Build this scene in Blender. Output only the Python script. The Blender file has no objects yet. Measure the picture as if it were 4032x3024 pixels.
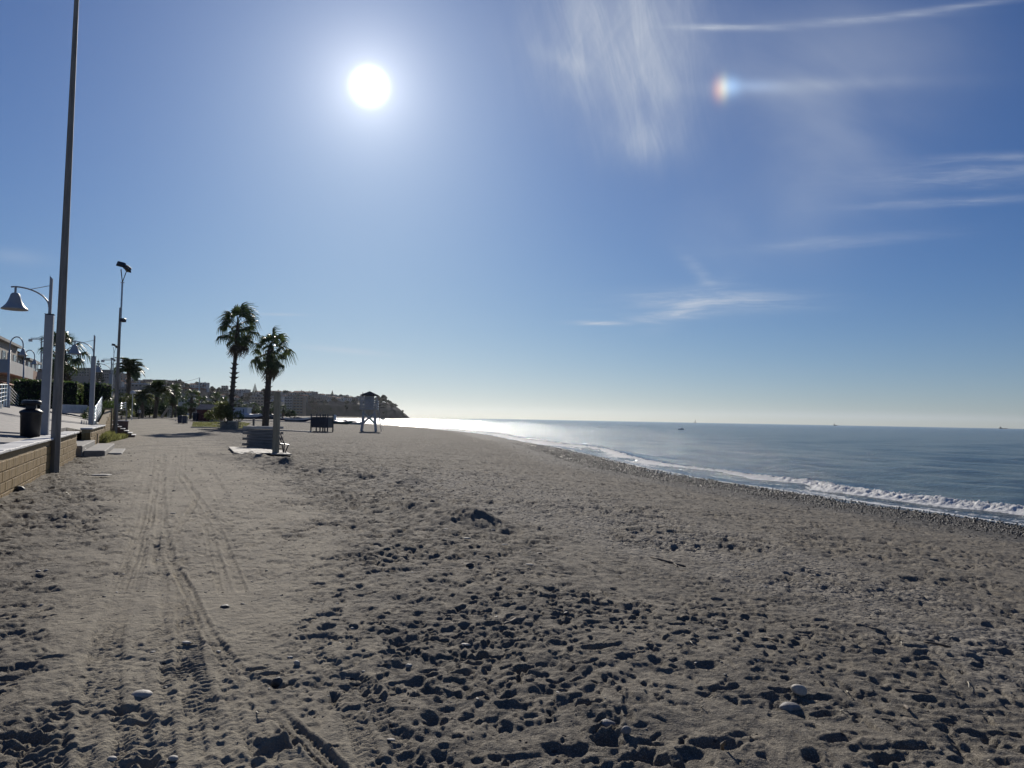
import bpy, math, random
import numpy as np
from mathutils import Vector, Matrix, Euler

rnd = random.Random(11)
nr = np.random.RandomState(7)
sc = bpy.context.scene
COL = sc.collection
PI = math.pi

# ---------------------------------------------------------------- camera
FPX = 2912.0                      # focal length in photograph pixels (4032 wide)
PITCH, ROLL, CAMH = math.radians(2.71), math.radians(1.07), 1.6
_f = Vector((0, math.cos(PITCH), math.sin(PITCH)))
_u0 = Vector((0, -math.sin(PITCH), math.cos(PITCH)))
_r0 = Vector((1, 0, 0))
_r = math.cos(ROLL) * _r0 + math.sin(ROLL) * _u0
_u = math.cos(ROLL) * _u0 - math.sin(ROLL) * _r0
cam_d = bpy.data.cameras.new('camera')
cam_d.sensor_fit = 'HORIZONTAL'; cam_d.sensor_width = 36.0
cam_d.lens = 36.0 * FPX / 4032.0
cam_d.clip_start = 0.1; cam_d.clip_end = 30000
cam = bpy.data.objects.new('camera', cam_d); COL.objects.link(cam)
cam.matrix_world = Matrix((( _r.x, _u.x, -_f.x, 0), (_r.y, _u.y, -_f.y, 0), (_r.z, _u.z, -_f.z, CAMH), (0, 0, 0, 1)))
sc.camera = cam

def ray(px, py):
    px, py = float(px), float(py)
    return ((px - 2016) * _r + (1512 - py) * _u + FPX * _f).normalized()

# ---------------------------------------------------------------- light
SUN_DIR = ray(1455, 340)
SUN_EL = math.asin(SUN_DIR.z); SUN_AZ = math.atan2(SUN_DIR.x, SUN_DIR.y)   # azimuth from +Y towards +X
sun_d = bpy.data.lights.new('sun', 'SUN'); sun_d.energy = 4.8; sun_d.angle = math.radians(0.5)
sun_d.color = (1.0, 0.93, 0.83)
sun = bpy.data.objects.new('sun', sun_d); COL.objects.link(sun)
sun.rotation_euler = (-SUN_DIR).to_track_quat('-Z', 'Y').to_euler()

sc.view_settings.view_transform = 'Standard'; sc.view_settings.look = 'None'
sc.view_settings.exposure = 0.0; sc.view_settings.gamma = 1.0
sc.cycles.use_denoising = True
sc.cycles.max_bounces = 6; sc.cycles.diffuse_bounces = 3; sc.cycles.glossy_bounces = 3
sc.cycles.transparent_max_bounces = 8; sc.cycles.volume_bounces = 1
sc.cycles.sample_clamp_indirect = 4.0

# ---------------------------------------------------------------- node helper
class NT:
    def __init__(s, tree): s.t = tree; s.n = tree.nodes; s.l = tree.links
    def node(s, typ, **kw):
        nd = s.n.new(typ)
        for k, v in kw.items(): setattr(nd, k, v)
        return nd
    def put(s, sock, v):
        if v is None: return
        if isinstance(v, (int, float)): sock.default_value = v
        elif isinstance(v, (tuple, list)):
            sock.default_value = tuple(v) + ((1.0,) if len(sock.default_value) == 4 and len(v) == 3 else ())
        else: s.l.new(v, sock)
    def math(s, op, a, b=None, c=None, clamp=False):
        nd = s.node('ShaderNodeMath', operation=op, use_clamp=clamp)
        for i, v in enumerate((a, b, c)): s.put(nd.inputs[i], v)
        return nd.outputs[0]
    def vmath(s, op, a, b=None):
        nd = s.node('ShaderNodeVectorMath', operation=op)
        s.put(nd.inputs[0], a)
        if b is not None: s.put(nd.inputs[1], b)
        return nd.outputs['Value'] if op in ('DOT_PRODUCT', 'LENGTH') else nd.outputs[0]
    def mix(s, fac, a, b, blend='MIX'):
        nd = s.node('ShaderNodeMix', data_type='RGBA', blend_type=blend)
        s.put(nd.inputs[0], fac); s.put(nd.inputs[6], a); s.put(nd.inputs[7], b)
        return nd.outputs[2]
    def noise(s, vec, scale, detail=4, rough=0.55, dist=0.0):
        nd = s.node('ShaderNodeTexNoise')
        s.put(nd.inputs['Vector'], vec); s.put(nd.inputs['Scale'], scale); s.put(nd.inputs['Detail'], detail)
        s.put(nd.inputs['Roughness'], rough); s.put(nd.inputs['Distortion'], dist)
        return nd.outputs[0]
    def ramp(s, fac, lo, hi, a=0.0, b=1.0):
        nd = s.node('ShaderNodeMapRange', interpolation_type='SMOOTHSTEP')
        s.put(nd.inputs[0], fac); s.put(nd.inputs[1], lo); s.put(nd.inputs[2], hi); s.put(nd.inputs[3], a); s.put(nd.inputs[4], b)
        return nd.outputs[0]
    def comb(s, x, y, z):
        nd = s.node('ShaderNodeCombineXYZ')
        for i, v in enumerate((x, y, z)): s.put(nd.inputs[i], v)
        return nd.outputs[0]
    def sep(s, v):
        nd = s.node('ShaderNodeSeparateXYZ'); s.put(nd.inputs[0], v)
        return nd.outputs
    def map(s, vec, loc=(0, 0, 0), rot=(0, 0, 0), scale=(1, 1, 1)):
        nd = s.node('ShaderNodeMapping'); s.put(nd.inputs[0], vec)
        nd.inputs[1].default_value = loc; nd.inputs[2].default_value = rot; nd.inputs[3].default_value = scale
        return nd.outputs[0]

# ---------------------------------------------------------------- world: clear winter sky, thin cirrus, a sun dog
SKY_TINT, SKY_TOP = (0.0275, 0.0395, 0.0625), (0.80, 0.84, 0.84)
world = bpy.data.worlds.new('World'); sc.world = world; world.use_nodes = True
world.cycles.sampling_method = 'MANUAL'; world.cycles.sample_map_resolution = 256
W = NT(world.node_tree); W.n.clear()
out = W.node('ShaderNodeOutputWorld'); bg = W.node('ShaderNodeBackground')
W.l.new(bg.outputs[0], out.inputs[0])
SKY_STRENGTH = 0.05
bg.inputs[1].default_value = SKY_STRENGTH
sky = W.node('ShaderNodeTexSky', sky_type='NISHITA')
sky.sun_disc = False; sky.sun_elevation = SUN_EL; sky.sun_rotation = SUN_AZ
sky.altitude = 0; sky.air_density = 1.0; sky.dust_density = 0.35; sky.ozone_density = 3.0
D = W.node('ShaderNodeTexCoord').outputs['Generated']
cosang = W.math('MINIMUM', W.vmath('DOT_PRODUCT', D, tuple(SUN_DIR)), 0.999999)
ang = W.math('MULTIPLY', W.math('ARCCOSINE', cosang), 180 / PI)          # degrees from the sun
def lobe(width, amp, power=1.0):
    a = W.math('DIVIDE', ang, width)
    if power != 1.0: a = W.math('POWER', a, power)
    return W.math('MULTIPLY', W.math('EXPONENT', W.math('MULTIPLY', a, -1.0)), amp)
# deep dry winter blue; the brightest air (towards the sun and the horizon) rolls off softly
chan = []
for ch, tint, top in zip(W.sep(sky.outputs[0]), SKY_TINT, SKY_TOP):
    c_ = W.math('MULTIPLY', ch, tint)
    chan.append(W.math('DIVIDE', c_, W.math('POWER', W.math('ADD', 1.0, W.math('POWER', W.math('DIVIDE', c_, top), 2.6)), 1 / 2.6)))
col = W.comb(*chan)
# forward-scattered light round the sun (thin ice and sea air) and the sun's own disc
for wdt, amp, pw, tint in ((0.80, 6.0, 2.2, (1, 1, 1)), (2.0, 0.75, 1.0, (1, 0.98, 0.94)), (7.0, 0.25, 1.0, (1.0, 0.97, 1.0))):
    lb = lobe(wdt, amp, pw)
    col = W.vmath('ADD', col, W.vmath('MULTIPLY', W.comb(lb, lb, lb), tint))
# pale sea haze low over the horizon, the same all round
hz_ = W.math('MULTIPLY', W.math('EXPONENT', W.math('MULTIPLY', W.math('ABSOLUTE', W.sep(D)[2]), -17.0)), 1.0)
col = W.vmath('ADD', col, W.vmath('MULTIPLY', W.comb(hz_, hz_, hz_), (0.145, 0.130, 0.105)))
# directions as (x/y, z/y) on the seaward side
sx, sy, sz = W.sep(D)
ysafe = W.math('MAXIMUM', sy, 0.05)
U = W.math('DIVIDE', sx, ysafe); V = W.math('DIVIDE', sz, ysafe)
def uv(px, py):
    d = ray(px, py); return d.x / d.y, d.z / d.y
def ell(px, py, rx, ry, deg=0.0, soft=1.0):
    """soft elliptical patch of sky; centre and radii in photograph pixels, seen as a direction"""
    cu, cv = uv(px, py); rx /= FPX; ry /= FPX; a = math.radians(deg)
    du = W.math('SUBTRACT', U, cu); dv = W.math('SUBTRACT', V, cv)
    p = W.math('ADD', W.math('MULTIPLY', du, math.cos(a) / rx), W.math('MULTIPLY', dv, math.sin(a) / rx))
    q = W.math('ADD', W.math('MULTIPLY', du, -math.sin(a) / ry), W.math('MULTIPLY', dv, math.cos(a) / ry))
    e = W.math('ADD', W.math('MULTIPLY', p, p), W.math('MULTIPLY', q, q))
    return W.math('EXPONENT', W.math('MULTIPLY', e, -soft))
UV = W.comb(U, V, 0.0)
def streak(rot, sxy, scale, lo, hi, detail=6, rough=0.6, dist=0.35, loc=(0, 0, 0)):
    m = W.map(W.map(UV, loc=loc, rot=(0, 0, math.radians(rot))), scale=(sxy[0], sxy[1], 1))
    return W.ramp(W.noise(m, scale, detail, rough, dist), lo, hi)
st_h = streak(-4, (1.0, 7.0), 3.2, 0.40, 0.80)
st_v = streak(-103, (0.7, 4.5), 6.5, 0.34, 0.80, 7, 0.64, 0.7)
st_f = streak(-3, (1.0, 9.0), 9.0, 0.36, 0.78, 7, 0.66, 0.6)
st_v2 = streak(-62, (0.8, 5.0), 6.0, 0.35, 0.80, 4, 0.6, 0.8, (3, 1, 0))
veil = streak(20, (1.0, 1.8), 3.0, 0.30, 0.80, 5, 0.5, 0.5, (1.3, 0, 0))
def addm(*xs):
    t = xs[0]
    for x in xs[1:]: t = W.math('ADD', t, x)
    return t
mul = lambda a, b: W.math('MULTIPLY', a, b)
fan = addm(mul(ell(2420, 60, 330, 260, 20), 0.75), mul(ell(2500, 330, 240, 260, 70), 0.65), mul(ell(2540, 560, 90, 160, 90), 0.45), mul(ell(2230, 240, 120, 40, -20), 0.35))
fan = mul(fan, W.math('ADD', 0.36, W.math('ADD', mul(st_v, 0.46), mul(st_v2, 0.12))))
long1 = addm(mul(ell(2860, 108, 200, 12, 0), 0.52), mul(ell(3280, 85, 380, 16, 5), 0.26), mul(ell(3750, 30, 330, 14, 9), 0.28))
long1 = mul(long1, W.math('ADD', 0.45, mul(st_f, 0.75)))
low = addm(mul(ell(2800, 1185, 330, 42, 1), 0.55), mul(ell(2640, 1245, 170, 16, 4), 0.60), mul(ell(2720, 1200, 150, 40, 30), 0.35),
           mul(ell(2360, 1273, 100, 8, 0), 1.0), mul(ell(2750, 1070, 90, 26, -45), 0.22), mul(ell(2540, 1262, 60, 9, -8), 0.55))
low = mul(low, W.math('ADD', 0.25, mul(st_f, 1.0)))
side = addm(mul(ell(3850, 690, 420, 45, 4), 0.30), mul(ell(3760, 795, 330, 16, 4), 0.30), mul(ell(3320, 950, 330, 24, 6), 0.24), mul(ell(3900, 620, 300, 18, 3), 0.2))
side = mul(side, W.math('ADD', 0.35, mul(st_f, 1.0)))
vl = mul(addm(mul(ell(3150, 700, 520, 330, 30), 0.30), mul(ell(3150, 200, 700, 260, 0), 0.34), mul(ell(3000, 345, 420, 40, 2), 0.18), mul(ell(3300, 330, 420, 26, 3), 0.16)), W.math('ADD', 0.35, mul(veil, 0.65)))
faint = addm(mul(ell(1360, 1380, 170, 12, -4), 0.30), mul(ell(1100, 1238, 90, 6, 0), 0.25), mul(ell(60, 1010, 120, 30, -5), 0.14), mul(ell(3500, 1640, 700, 16, 0), 0.18))
cloud = W.math('MINIMUM', addm(fan, long1, low, side, vl, faint), 0.9)
CLOUD_RAD = (0.56, 0.61, 0.69)
col = W.mix(cloud, col, CLOUD_RAD)
# sun dog: 24 degrees to the side of the sun at its height, red towards the sun and bluish-white away from it
for px, py, rx, ry, c in ((2828, 352, 24, 46, (0.34, 0.12, 0.0)), (2850, 346, 20, 48, (0.30, 0.28, 0.08)), (2876, 340, 38, 40, (0.15, 0.25, 0.36)), (2960, 338, 110, 26, (0.05, 0.08, 0.13))):
    e = ell(px, py, rx, ry)
    col = W.mix(1.0, col, W.vmath('MULTIPLY', W.comb(e, e, e), c), 'ADD')
W.l.new(W.vmath('MULTIPLY', col, (1 / SKY_STRENGTH,) * 3), bg.inputs[0])

# ---------------------------------------------------------------- shape helpers
class MB:
    """collects vertices and faces; build() links them as ONE mesh object"""
    def __init__(s): s.v = []; s.f = []; s.m = []; s.cur = 0
    def add(s, vs, fs):
        o = len(s.v); s.v.extend(tuple(p) for p in vs)
        for f in fs: s.f.append(tuple(i + o for i in f)); s.m.append(s.cur)
        return s
    def box(s, x0, x1, y0, y1, z0, z1, bev=0.0, M=None):
        b = min(bev, (x1 - x0) / 2.5, (y1 - y0) / 2.5, (z1 - z0) / 2.5)
        if b <= 0:
            vs = [(x0, y0, z0), (x1, y0, z0), (x1, y1, z0), (x0, y1, z0), (x0, y0, z1), (x1, y0, z1), (x1, y1, z1), (x0, y1, z1)]
            fs = [(3, 2, 1, 0), (4, 5, 6, 7), (0, 1, 5, 4), (1, 2, 6, 5), (2, 3, 7, 6), (3, 0, 4, 7)]
        else:
            vs = []
            for (cx, dx) in ((x0, 1), (x1, -1)):
                for (cy, dy) in ((y0, 1), (y1, -1)):
                    for (cz, dz) in ((z0, 1), (z1, -1)):
                        vs += [(cx, cy + dy * b, cz + dz * b), (cx + dx * b, cy, cz + dz * b), (cx + dx * b, cy + dy * b, cz)]
            I = lambda i, j, k, a: ((i * 2 + j) * 2 + k) * 3 + a
            fs = [(I(0,0,0,0), I(0,0,1,0), I(0,1,1,0), I(0,1,0,0)), (I(1,0,0,0), I(1,1,0,0), I(1,1,1,0), I(1,0,1,0)),
                  (I(0,0,0,1), I(1,0,0,1), I(1,0,1,1), I(0,0,1,1)), (I(0,1,0,1), I(0,1,1,1), I(1,1,1,1), I(1,1,0,1)),
                  (I(0,0,0,2), I(0,1,0,2), I(1,1,0,2), I(1,0,0,2)), (I(0,0,1,2), I(1,0,1,2), I(1,1,1,2), I(0,1,1,2))]
            for j in (0, 1):
                for k in (0, 1): fs.append((I(0,j,k,1), I(1,j,k,1), I(1,j,k,2), I(0,j,k,2)))
            for i in (0, 1):
                for k in (0, 1): fs.append((I(i,0,k,0), I(i,1,k,0), I(i,1,k,2), I(i,0,k,2)))
            for i in (0, 1):
                for j in (0, 1): fs.append((I(i,j,0,0), I(i,j,1,0), I(i,j,1,1), I(i,j,0,1)))
            for i in (0, 1):
                for j in (0, 1):
                    for k in (0, 1): fs.append((I(i,j,k,0), I(i,j,k,1), I(i,j,k,2)))
        if M is not None: vs = [M @ Vector(p) for p in vs]
        return s.add(vs, fs)
    def beam(s, a, b, w, h, bev=0.0):
        """box of section w x h from a to b"""
        a, b = Vector(a), Vector(b); d = b - a; L = d.length; x = d.normalized()
        up = Vector((0, 0, 1)) if abs(x.z) < 0.95 else Vector((0, 1, 0))
        y = up.cross(x).normalized(); z = x.cross(y)
        M = Matrix(((x.x, y.x, z.x, a.x), (x.y, y.y, z.y, a.y), (x.z, y.z, z.z, a.z), (0, 0, 0, 1)))
        return s.box(0, L, -w / 2, w / 2, -h / 2, h / 2, bev, M)
    def tube(s, pts, rad, n=8, cap=True):
        pts = [Vector(p) for p in pts]
        if not isinstance(rad, (list, tuple)): rad = [rad] * len(pts)
        vs = []; fs = []; prev = None
        for i, p in enumerate(pts):
            d = (pts[min(i + 1, len(pts) - 1)] - pts[max(i - 1, 0)]).normalized()
            if prev is None:
                a = Vector((0, 0, 1)) if abs(d.z) < 0.9 else Vector((1, 0, 0)); x = a.cross(d).normalized()
            else: x = (prev - d * prev.dot(d)).normalized()
            y = d.cross(x); prev = x
            for k in range(n):
                t = 2 * PI * k / n; vs.append(p + (x * math.cos(t) + y * math.sin(t)) * rad[i])
        for i in range(len(pts) - 1):
            for k in range(n):
                k2 = (k + 1) % n; fs.append((i * n + k, i * n + k2, (i + 1) * n + k2, (i + 1) * n + k))
        if cap: fs.append(tuple(range(n))[::-1]); fs.append(tuple((len(pts) - 1) * n + k for k in range(n)))
        return s.add(vs, fs)
    def lathe(s, prof, n=20, c=(0, 0, 0)):
        vs = []; fs = []
        for r, z in prof:
            for k in range(n):
                t = 2 * PI * k / n; vs.append((c[0] + r * math.cos(t), c[1] + r * math.sin(t), c[2] + z))
        for i in range(len(prof) - 1):
            for k in range(n):
                k2 = (k + 1) % n; fs.append((i * n + k, i * n + k2, (i + 1) * n + k2, (i + 1) * n + k))
        fs.append(tuple(range(n))[::-1]); fs.append(tuple((len(prof) - 1) * n + k for k in range(n)))
        return s.add(vs, fs)
    def prism(s, poly, y0, y1):
        """polygon in x,z swept along y"""
        n = len(poly)
        vs = [(x, y0, z) for x, z in poly] + [(x, y1, z) for x, z in poly]
        fs = [tuple(range(n)), tuple(range(2 * n - 1, n - 1, -1))] + [(i, i + n, (i + 1) % n + n, (i + 1) % n) for i in range(n)]
        return s.add(vs, fs)
    def mesh(s, name, mats, smooth=False):
        me = bpy.data.meshes.new(name); me.from_pydata(s.v, [], s.f)
        for m in (mats if isinstance(mats, (list, tuple)) else [mats]): me.materials.append(m)
        if max(s.m, default=0): me.polygons.foreach_set('material_index', s.m)
        if smooth: me.polygons.foreach_set('use_smooth', [True] * len(s.f))
        me.update(); return me
    def build(s, name, mats, parent=None, smooth=False):
        return link(name, s.mesh(name, mats, smooth), parent)

def link(name, me, parent=None, loc=None, rz=None):
    o = bpy.data.objects.new(name, me); COL.objects.link(o)
    if parent is not None: o.parent = parent
    if loc is not None: o.location = loc
    if rz is not None: o.rotation_euler = (0, 0, rz)
    return o
def tag(o, label=None, cat=None, group=None, kind=None):
    if label: o['label'] = label
    if cat: o['category'] = cat
    if group: o['group'] = group
    if kind: o['kind'] = kind
    return o
def thing(name, label, cat, loc=(0, 0, 0), rz=0.0, group=None):
    o = link(name, None, None, loc, rz); o.empty_display_size = 0.2
    return tag(o, label, cat, group)
def copy_tree(o, parent=None):
    c = o.copy(); COL.objects.link(c); c.parent = parent
    for ch in list(o.children): copy_tree(ch, c)
    return c
def np_mesh(name, verts, quads, mats, smooth=True, tris=None):
    """fast mesh from arrays of vertices and quads"""
    me = bpy.data.meshes.new(name)
    nv = len(verts); me.vertices.add(nv); me.vertices.foreach_set('co', np.ascontiguousarray(verts, dtype=np.float32).ravel())
    k = quads.shape[1]; nf = len(quads)
    me.loops.add(nf * k); me.loops.foreach_set('vertex_index', np.ascontiguousarray(quads, dtype=np.int32).ravel())
    me.polygons.add(nf); me.polygons.foreach_set('loop_start', np.arange(0, nf * k, k, dtype=np.int32))
    me.polygons.foreach_set('loop_total', np.full(nf, k, dtype=np.int32))
    for m in (mats if isinstance(mats, (list, tuple)) else [mats]): me.materials.append(m)
    if smooth: me.polygons.foreach_set('use_smooth', np.ones(nf, dtype=bool))
    me.update(calc_edges=True); return me
def attr(me, name, arr):
    a = me.attributes.new(name, 'FLOAT', 'POINT'); a.data.foreach_set('value', np.ascontiguousarray(arr, dtype=np.float32).ravel())

# ---------------------------------------------------------------- noise in numpy
_TAB = np.random.RandomState(3).rand(512, 512).astype(np.float32)
def vnoise(x, y, seed=0):
    x = x + seed * 17.31; y = y + seed * 9.77
    xi = np.floor(x).astype(np.int64); yi = np.floor(y).astype(np.int64)
    fx = (x - xi).astype(np.float32); fy = (y - yi).astype(np.float32)
    fx = fx * fx * fx * (fx * (fx * 6 - 15) + 10); fy = fy * fy * fy * (fy * (fy * 6 - 15) + 10)
    a = _TAB[xi & 511, yi & 511]; b = _TAB[(xi + 1) & 511, yi & 511]; c = _TAB[xi & 511, (yi + 1) & 511]; d = _TAB[(xi + 1) & 511, (yi + 1) & 511]
    return (a + (b - a) * fx) * (1 - fy) + (c + (d - c) * fx) * fy
def fbm(x, y, octv=4, seed=0, gain=0.5, lac=2.03):
    t = 0; amp = 1.0; n = 0
    for i in range(octv):
        t = t + amp * vnoise(x, y, seed + i * 3); n += amp; amp *= gain; x = x * lac; y = y * lac
    return t / n
def sstep(a, b, x):
    t = np.clip((x - a) / (b - a), 0, 1); return t * t * (3 - 2 * t)

# ---------------------------------------------------------------- materials
MATS = {}
def mat(name, color, rough=0.8, var=0.25, scale=6.0, bump=0.0, bscale=40.0, metal=0.0, spec=0.5, color2=None, stretch=(1, 1, 1), coat=0.0, trans=0.0):
    if name in MATS: return MATS[name]
    m = bpy.data.materials.new(name); m.use_nodes = True; T = NT(m.node_tree)
    p = T.n['Principled BSDF']
    P = T.node('ShaderNodeTexCoord').outputs['Object']
    if stretch != (1, 1, 1): P = T.map(P, scale=stretch)
    c2 = color2 or tuple(c * (1 - var) for c in color); c1 = color if color2 else tuple(min(1, c * (1 + var * 0.6)) for c in color)
    f = T.ramp(T.noise(P, scale, 6, 0.62), 0.30, 0.70)
    T.put(p.inputs['Base Color'], T.mix(f, c1, c2))
    p.inputs['Metallic'].default_value = metal; p.inputs['Specular IOR Level'].default_value = spec
    T.put(p.inputs['Roughness'], T.ramp(T.noise(P, scale * 2.3, 3), 0.3, 0.7, max(0.05, rough - 0.08), min(1, rough + 0.08)))
    if coat: p.inputs['Coat Weight'].default_value = coat
    if bump:
        b = T.node('ShaderNodeBump'); b.inputs['Strength'].default_value = bump; b.inputs['Distance'].default_value = 0.02
        T.put(b.inputs['Height'], T.noise(P, bscale, 5, 0.6)); T.l.new(b.outputs[0], p.inputs['Normal'])
    if trans:
        mx = T.node('ShaderNodeMixShader'); tr = T.node('ShaderNodeBsdfTranslucent'); o = T.n['Material Output']
        T.put(tr.inputs[0], T.mix(f, tuple(min(1, c * 2.2) for c in c1), tuple(min(1, c * 2.0) for c in c2))); mx.inputs[0].default_value = trans
        T.l.new(p.outputs[0], mx.inputs[1]); T.l.new(tr.outputs[0], mx.inputs[2]); T.l.new(mx.outputs[0], o.inputs[0])
    MATS[name] = m; return m

M_WHITEPAINT = mat('white_paint', (0.74, 0.74, 0.72), 0.45, 0.10, 5)
M_LAMPGREY = mat('pale_grey_paint', (0.37, 0.37, 0.37), 0.45, 0.10, 3, bump=0.05)
M_STEEL = mat('galvanised_steel', (0.42, 0.43, 0.44), 0.38, 0.2, 8, metal=0.8)
M_BRIGHTSTEEL = mat('stainless_steel', (0.70, 0.71, 0.72), 0.22, 0.1, 8, metal=0.9)
M_DARKMETAL = mat('dark_metal', (0.05, 0.05, 0.055), 0.5, 0.2, 8)
M_BLACK = mat('black_plastic', (0.012, 0.014, 0.02), 0.5, 0.3, 6)
M_POLE = mat('weathered_grey_brown_pole', (0.27, 0.24, 0.20), 0.75, 0.3, 3, 0.25, 30, stretch=(4, 4, 0.35))
M_BLOCK = mat('tan_concrete_block', (0.34, 0.225, 0.080), 0.9, 0.3, 2.2, 0.6, 35, color2=(0.170, 0.110, 0.042), stretch=(3, 3, 0.7))
M_MORTAR = mat('mortar', (0.30, 0.225, 0.12), 0.95, 0.2, 8, 0.3, 60)
M_CAP = mat('white_coping_stone', (0.66, 0.65, 0.62), 0.75, 0.18, 3, 0.15, 40)
M_CONCRETE = mat('grey_concrete', (0.27, 0.255, 0.23), 0.9, 0.25, 1.8, 0.3, 30)
M_TIMBER = mat('grey_timber', (0.27, 0.25, 0.22), 0.85, 0.35, 3, 0.4, 25, stretch=(0.6, 6, 6))
M_TIMBERTOP = mat('pale_and_lit_timber', (0.52, 0.49, 0.43), 0.75, 0.25, 3, 0.3, 25, stretch=(0.6, 6, 6))
M_POST = mat('tan_timber_post', (0.36, 0.31, 0.21), 0.8, 0.25, 2.5, 0.3, 25, stretch=(5, 5, 0.5))
M_NAVY = mat('dark_navy_panel', (0.018, 0.024, 0.042), 0.5, 0.2, 4)
M_TRUNK = mat('palm_trunk_bark', (0.10, 0.082, 0.064), 0.95, 0.4, 5, 0.8, 18, stretch=(1, 1, 4))
M_FROND = mat('palm_frond_green', (0.060, 0.085, 0.030), 0.42, 0.35, 2.5, trans=0.22)
M_DEADFROND = mat('dead_palm_frond', (0.085, 0.066, 0.042), 0.75, 0.4, 2.5, trans=0.12)
M_LEAF = mat('dark_leaf', (0.045, 0.070, 0.028), 0.5, 0.4, 3, trans=0.25)
M_LEAF2 = mat('olive_leaf', (0.095, 0.110, 0.038), 0.5, 0.4, 3, trans=0.35)
M_HEDGE = mat('clipped_hedge_leaf', (0.055, 0.085, 0.022), 0.5, 0.4, 3, trans=0.30)
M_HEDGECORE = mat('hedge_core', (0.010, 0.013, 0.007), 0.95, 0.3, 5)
M_FARLEAF = mat('pine_leaf', (0.040, 0.055, 0.030), 0.7, 0.4, 0.6)
M_GRASS = mat('grass_blade', (0.125, 0.130, 0.048), 0.6, 0.4, 1.5, trans=0.35)
M_MAROON = mat('maroon_boards', (0.12, 0.022, 0.026), 0.6, 0.25, 2.5, 0.2, 20)
M_ROOFGREY = mat('grey_felt_roof', (0.19, 0.165, 0.16), 0.85, 0.25, 3, 0.3, 30)
M_BLUEBIN = mat('dark_blue_plastic', (0.014, 0.035, 0.085), 0.45, 0.2, 4)
M_GLASS = mat('dark_window_glass', (0.02, 0.025, 0.03), 0.12, 0.2, 2, spec=0.7)

# ================================================================ THE LIE OF THE LAND
SEA_Z = -1.0
SHORE = np.array([(70, -100), (24, -6), (20, 5), (16.2, 14), (13.9, 20), (11.7, 25.4), (9.2, 33), (7.6, 40), (6.6, 50), (4.6, 69), (1.2, 88), (-3.6, 120),
                  (-10, 146), (-21, 167), (-43, 205), (-63, 260), (-108, 400), (-150, 600), (-168, 720), (-172, 1300)], dtype=float)
def shore_d(x, y):
    """signed distance from the waterline: positive on land, negative at sea"""
    best = np.full(np.shape(x), 1e9)
    for (ax, ay), (bx, by) in zip(SHORE[:-1], SHORE[1:]):
        dx, dy = bx - ax, by - ay; L2 = dx * dx + dy * dy
        t = np.clip(((x - ax) * dx + (y - ay) * dy) / L2, 0, 1)
        best = np.minimum(best, (x - ax - t * dx) ** 2 + (y - ay - t * dy) ** 2)
    sx_ = np.interp(y, SHORE[:, 1], SHORE[:, 0])
    return np.sqrt(best) * np.where(x < sx_, 1.0, -1.0)
def poly_dist(x, y, pts):
    """distance to a polyline, and arc length along it"""
    best = np.full(np.shape(x), 1e9); arc = np.zeros(np.shape(x)); side = np.zeros(np.shape(x)); s0 = 0.0
    for (ax, ay), (bx, by) in zip(pts[:-1], pts[1:]):
        dx, dy = bx - ax, by - ay; L = math.hypot(dx, dy)
        t = np.clip(((x - ax) * dx + (y - ay) * dy) / (L * L), 0, 1)
        ex, ey = x - ax - t * dx, y - ay - t * dy
        d2 = ex * ex + ey * ey; m = d2 < best
        best = np.where(m, d2, best); arc = np.where(m, s0 + t * L, arc); side = np.where(m, np.sign(dx * ey - dy * ex), side); s0 += L
    return np.sqrt(best), arc, side
def macro(x, y):
    d = shore_d(x, y)
    z = np.where(d < 0, SEA_Z + np.maximum(-3.0, d * 0.11), np.interp(d, [0, 0.8, 2.6, 5, 8, 12, 17, 5000], [SEA_Z, -0.95, -0.84, -0.68, -0.42, -0.15, 0, 0]))
    z = z + 0.6 * sstep(60, 135, y) * sstep(-20, -50, x)
    return z
def G(px, py, z=0.0):
    d = ray(px, py); t = (z - CAMH) / d.z; return Vector((d.x * t, d.y * t, z))
def GT(px, py):
    """point of the beach seen at a photograph pixel"""
    z = 0.0
    for _ in range(25):
        p = G(px, py, z); z = 0.5 * z + 0.5 * float(macro(np.array(p.x), np.array(p.y)))
    return G(px, py, z)
def gz(x, y): return float(macro(np.array(float(x)), np.array(float(y))))
def hat(px, py, dist_y):
    dist_y = float(dist_y)
    """height above datum of what is seen at a pixel at the given forward distance"""
    d = ray(px, py); t = dist_y / d.y; return CAMH + d.z * t
def atx(px, py, dist_y):
    dist_y = float(dist_y)
    d = ray(px, py); t = dist_y / d.y; return Vector((d.x * t, dist_y, CAMH + d.z * t))

# ---------------------------------------------------------------- sand material
M_SAND = bpy.data.materials.new('dark_beach_sand'); M_SAND.use_nodes = True
T = NT(M_SAND.node_tree); p = T.n['Principled BSDF']
P = T.node('ShaderNodeTexCoord').outputs['Object']
def att(name):
    a = T.node('ShaderNodeAttribute'); a.attribute_name = name; return a.outputs['Fac']
n1 = T.ramp(T.noise(P, 0.7, 6, 0.6), 0.3, 0.7); n2 = T.ramp(T.noise(P, 9.0, 6, 0.65), 0.3, 0.7); n3 = T.noise(P, 160.0, 2, 0.6)
c = T.mix(n1, (0.182, 0.162, 0.130), (0.132, 0.118, 0.096))
c = T.mix(T.math('MULTIPLY', n2, 0.5), c, (0.108, 0.096, 0.077))
c = T.mix(T.ramp(n3, 0.50, 0.72), c, (0.37, 0.33, 0.27))
c = T.mix(T.ramp(n3, 0.50, 0.32), c, (0.13, 0.115, 0.095))
c = T.mix(T.math('MULTIPLY', att('lane'), T.ramp(T.noise(P, 1.1, 5, 0.6), 0.25, 0.6, 0.35, 0.8)), c, (0.320, 0.284, 0.218))
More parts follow.
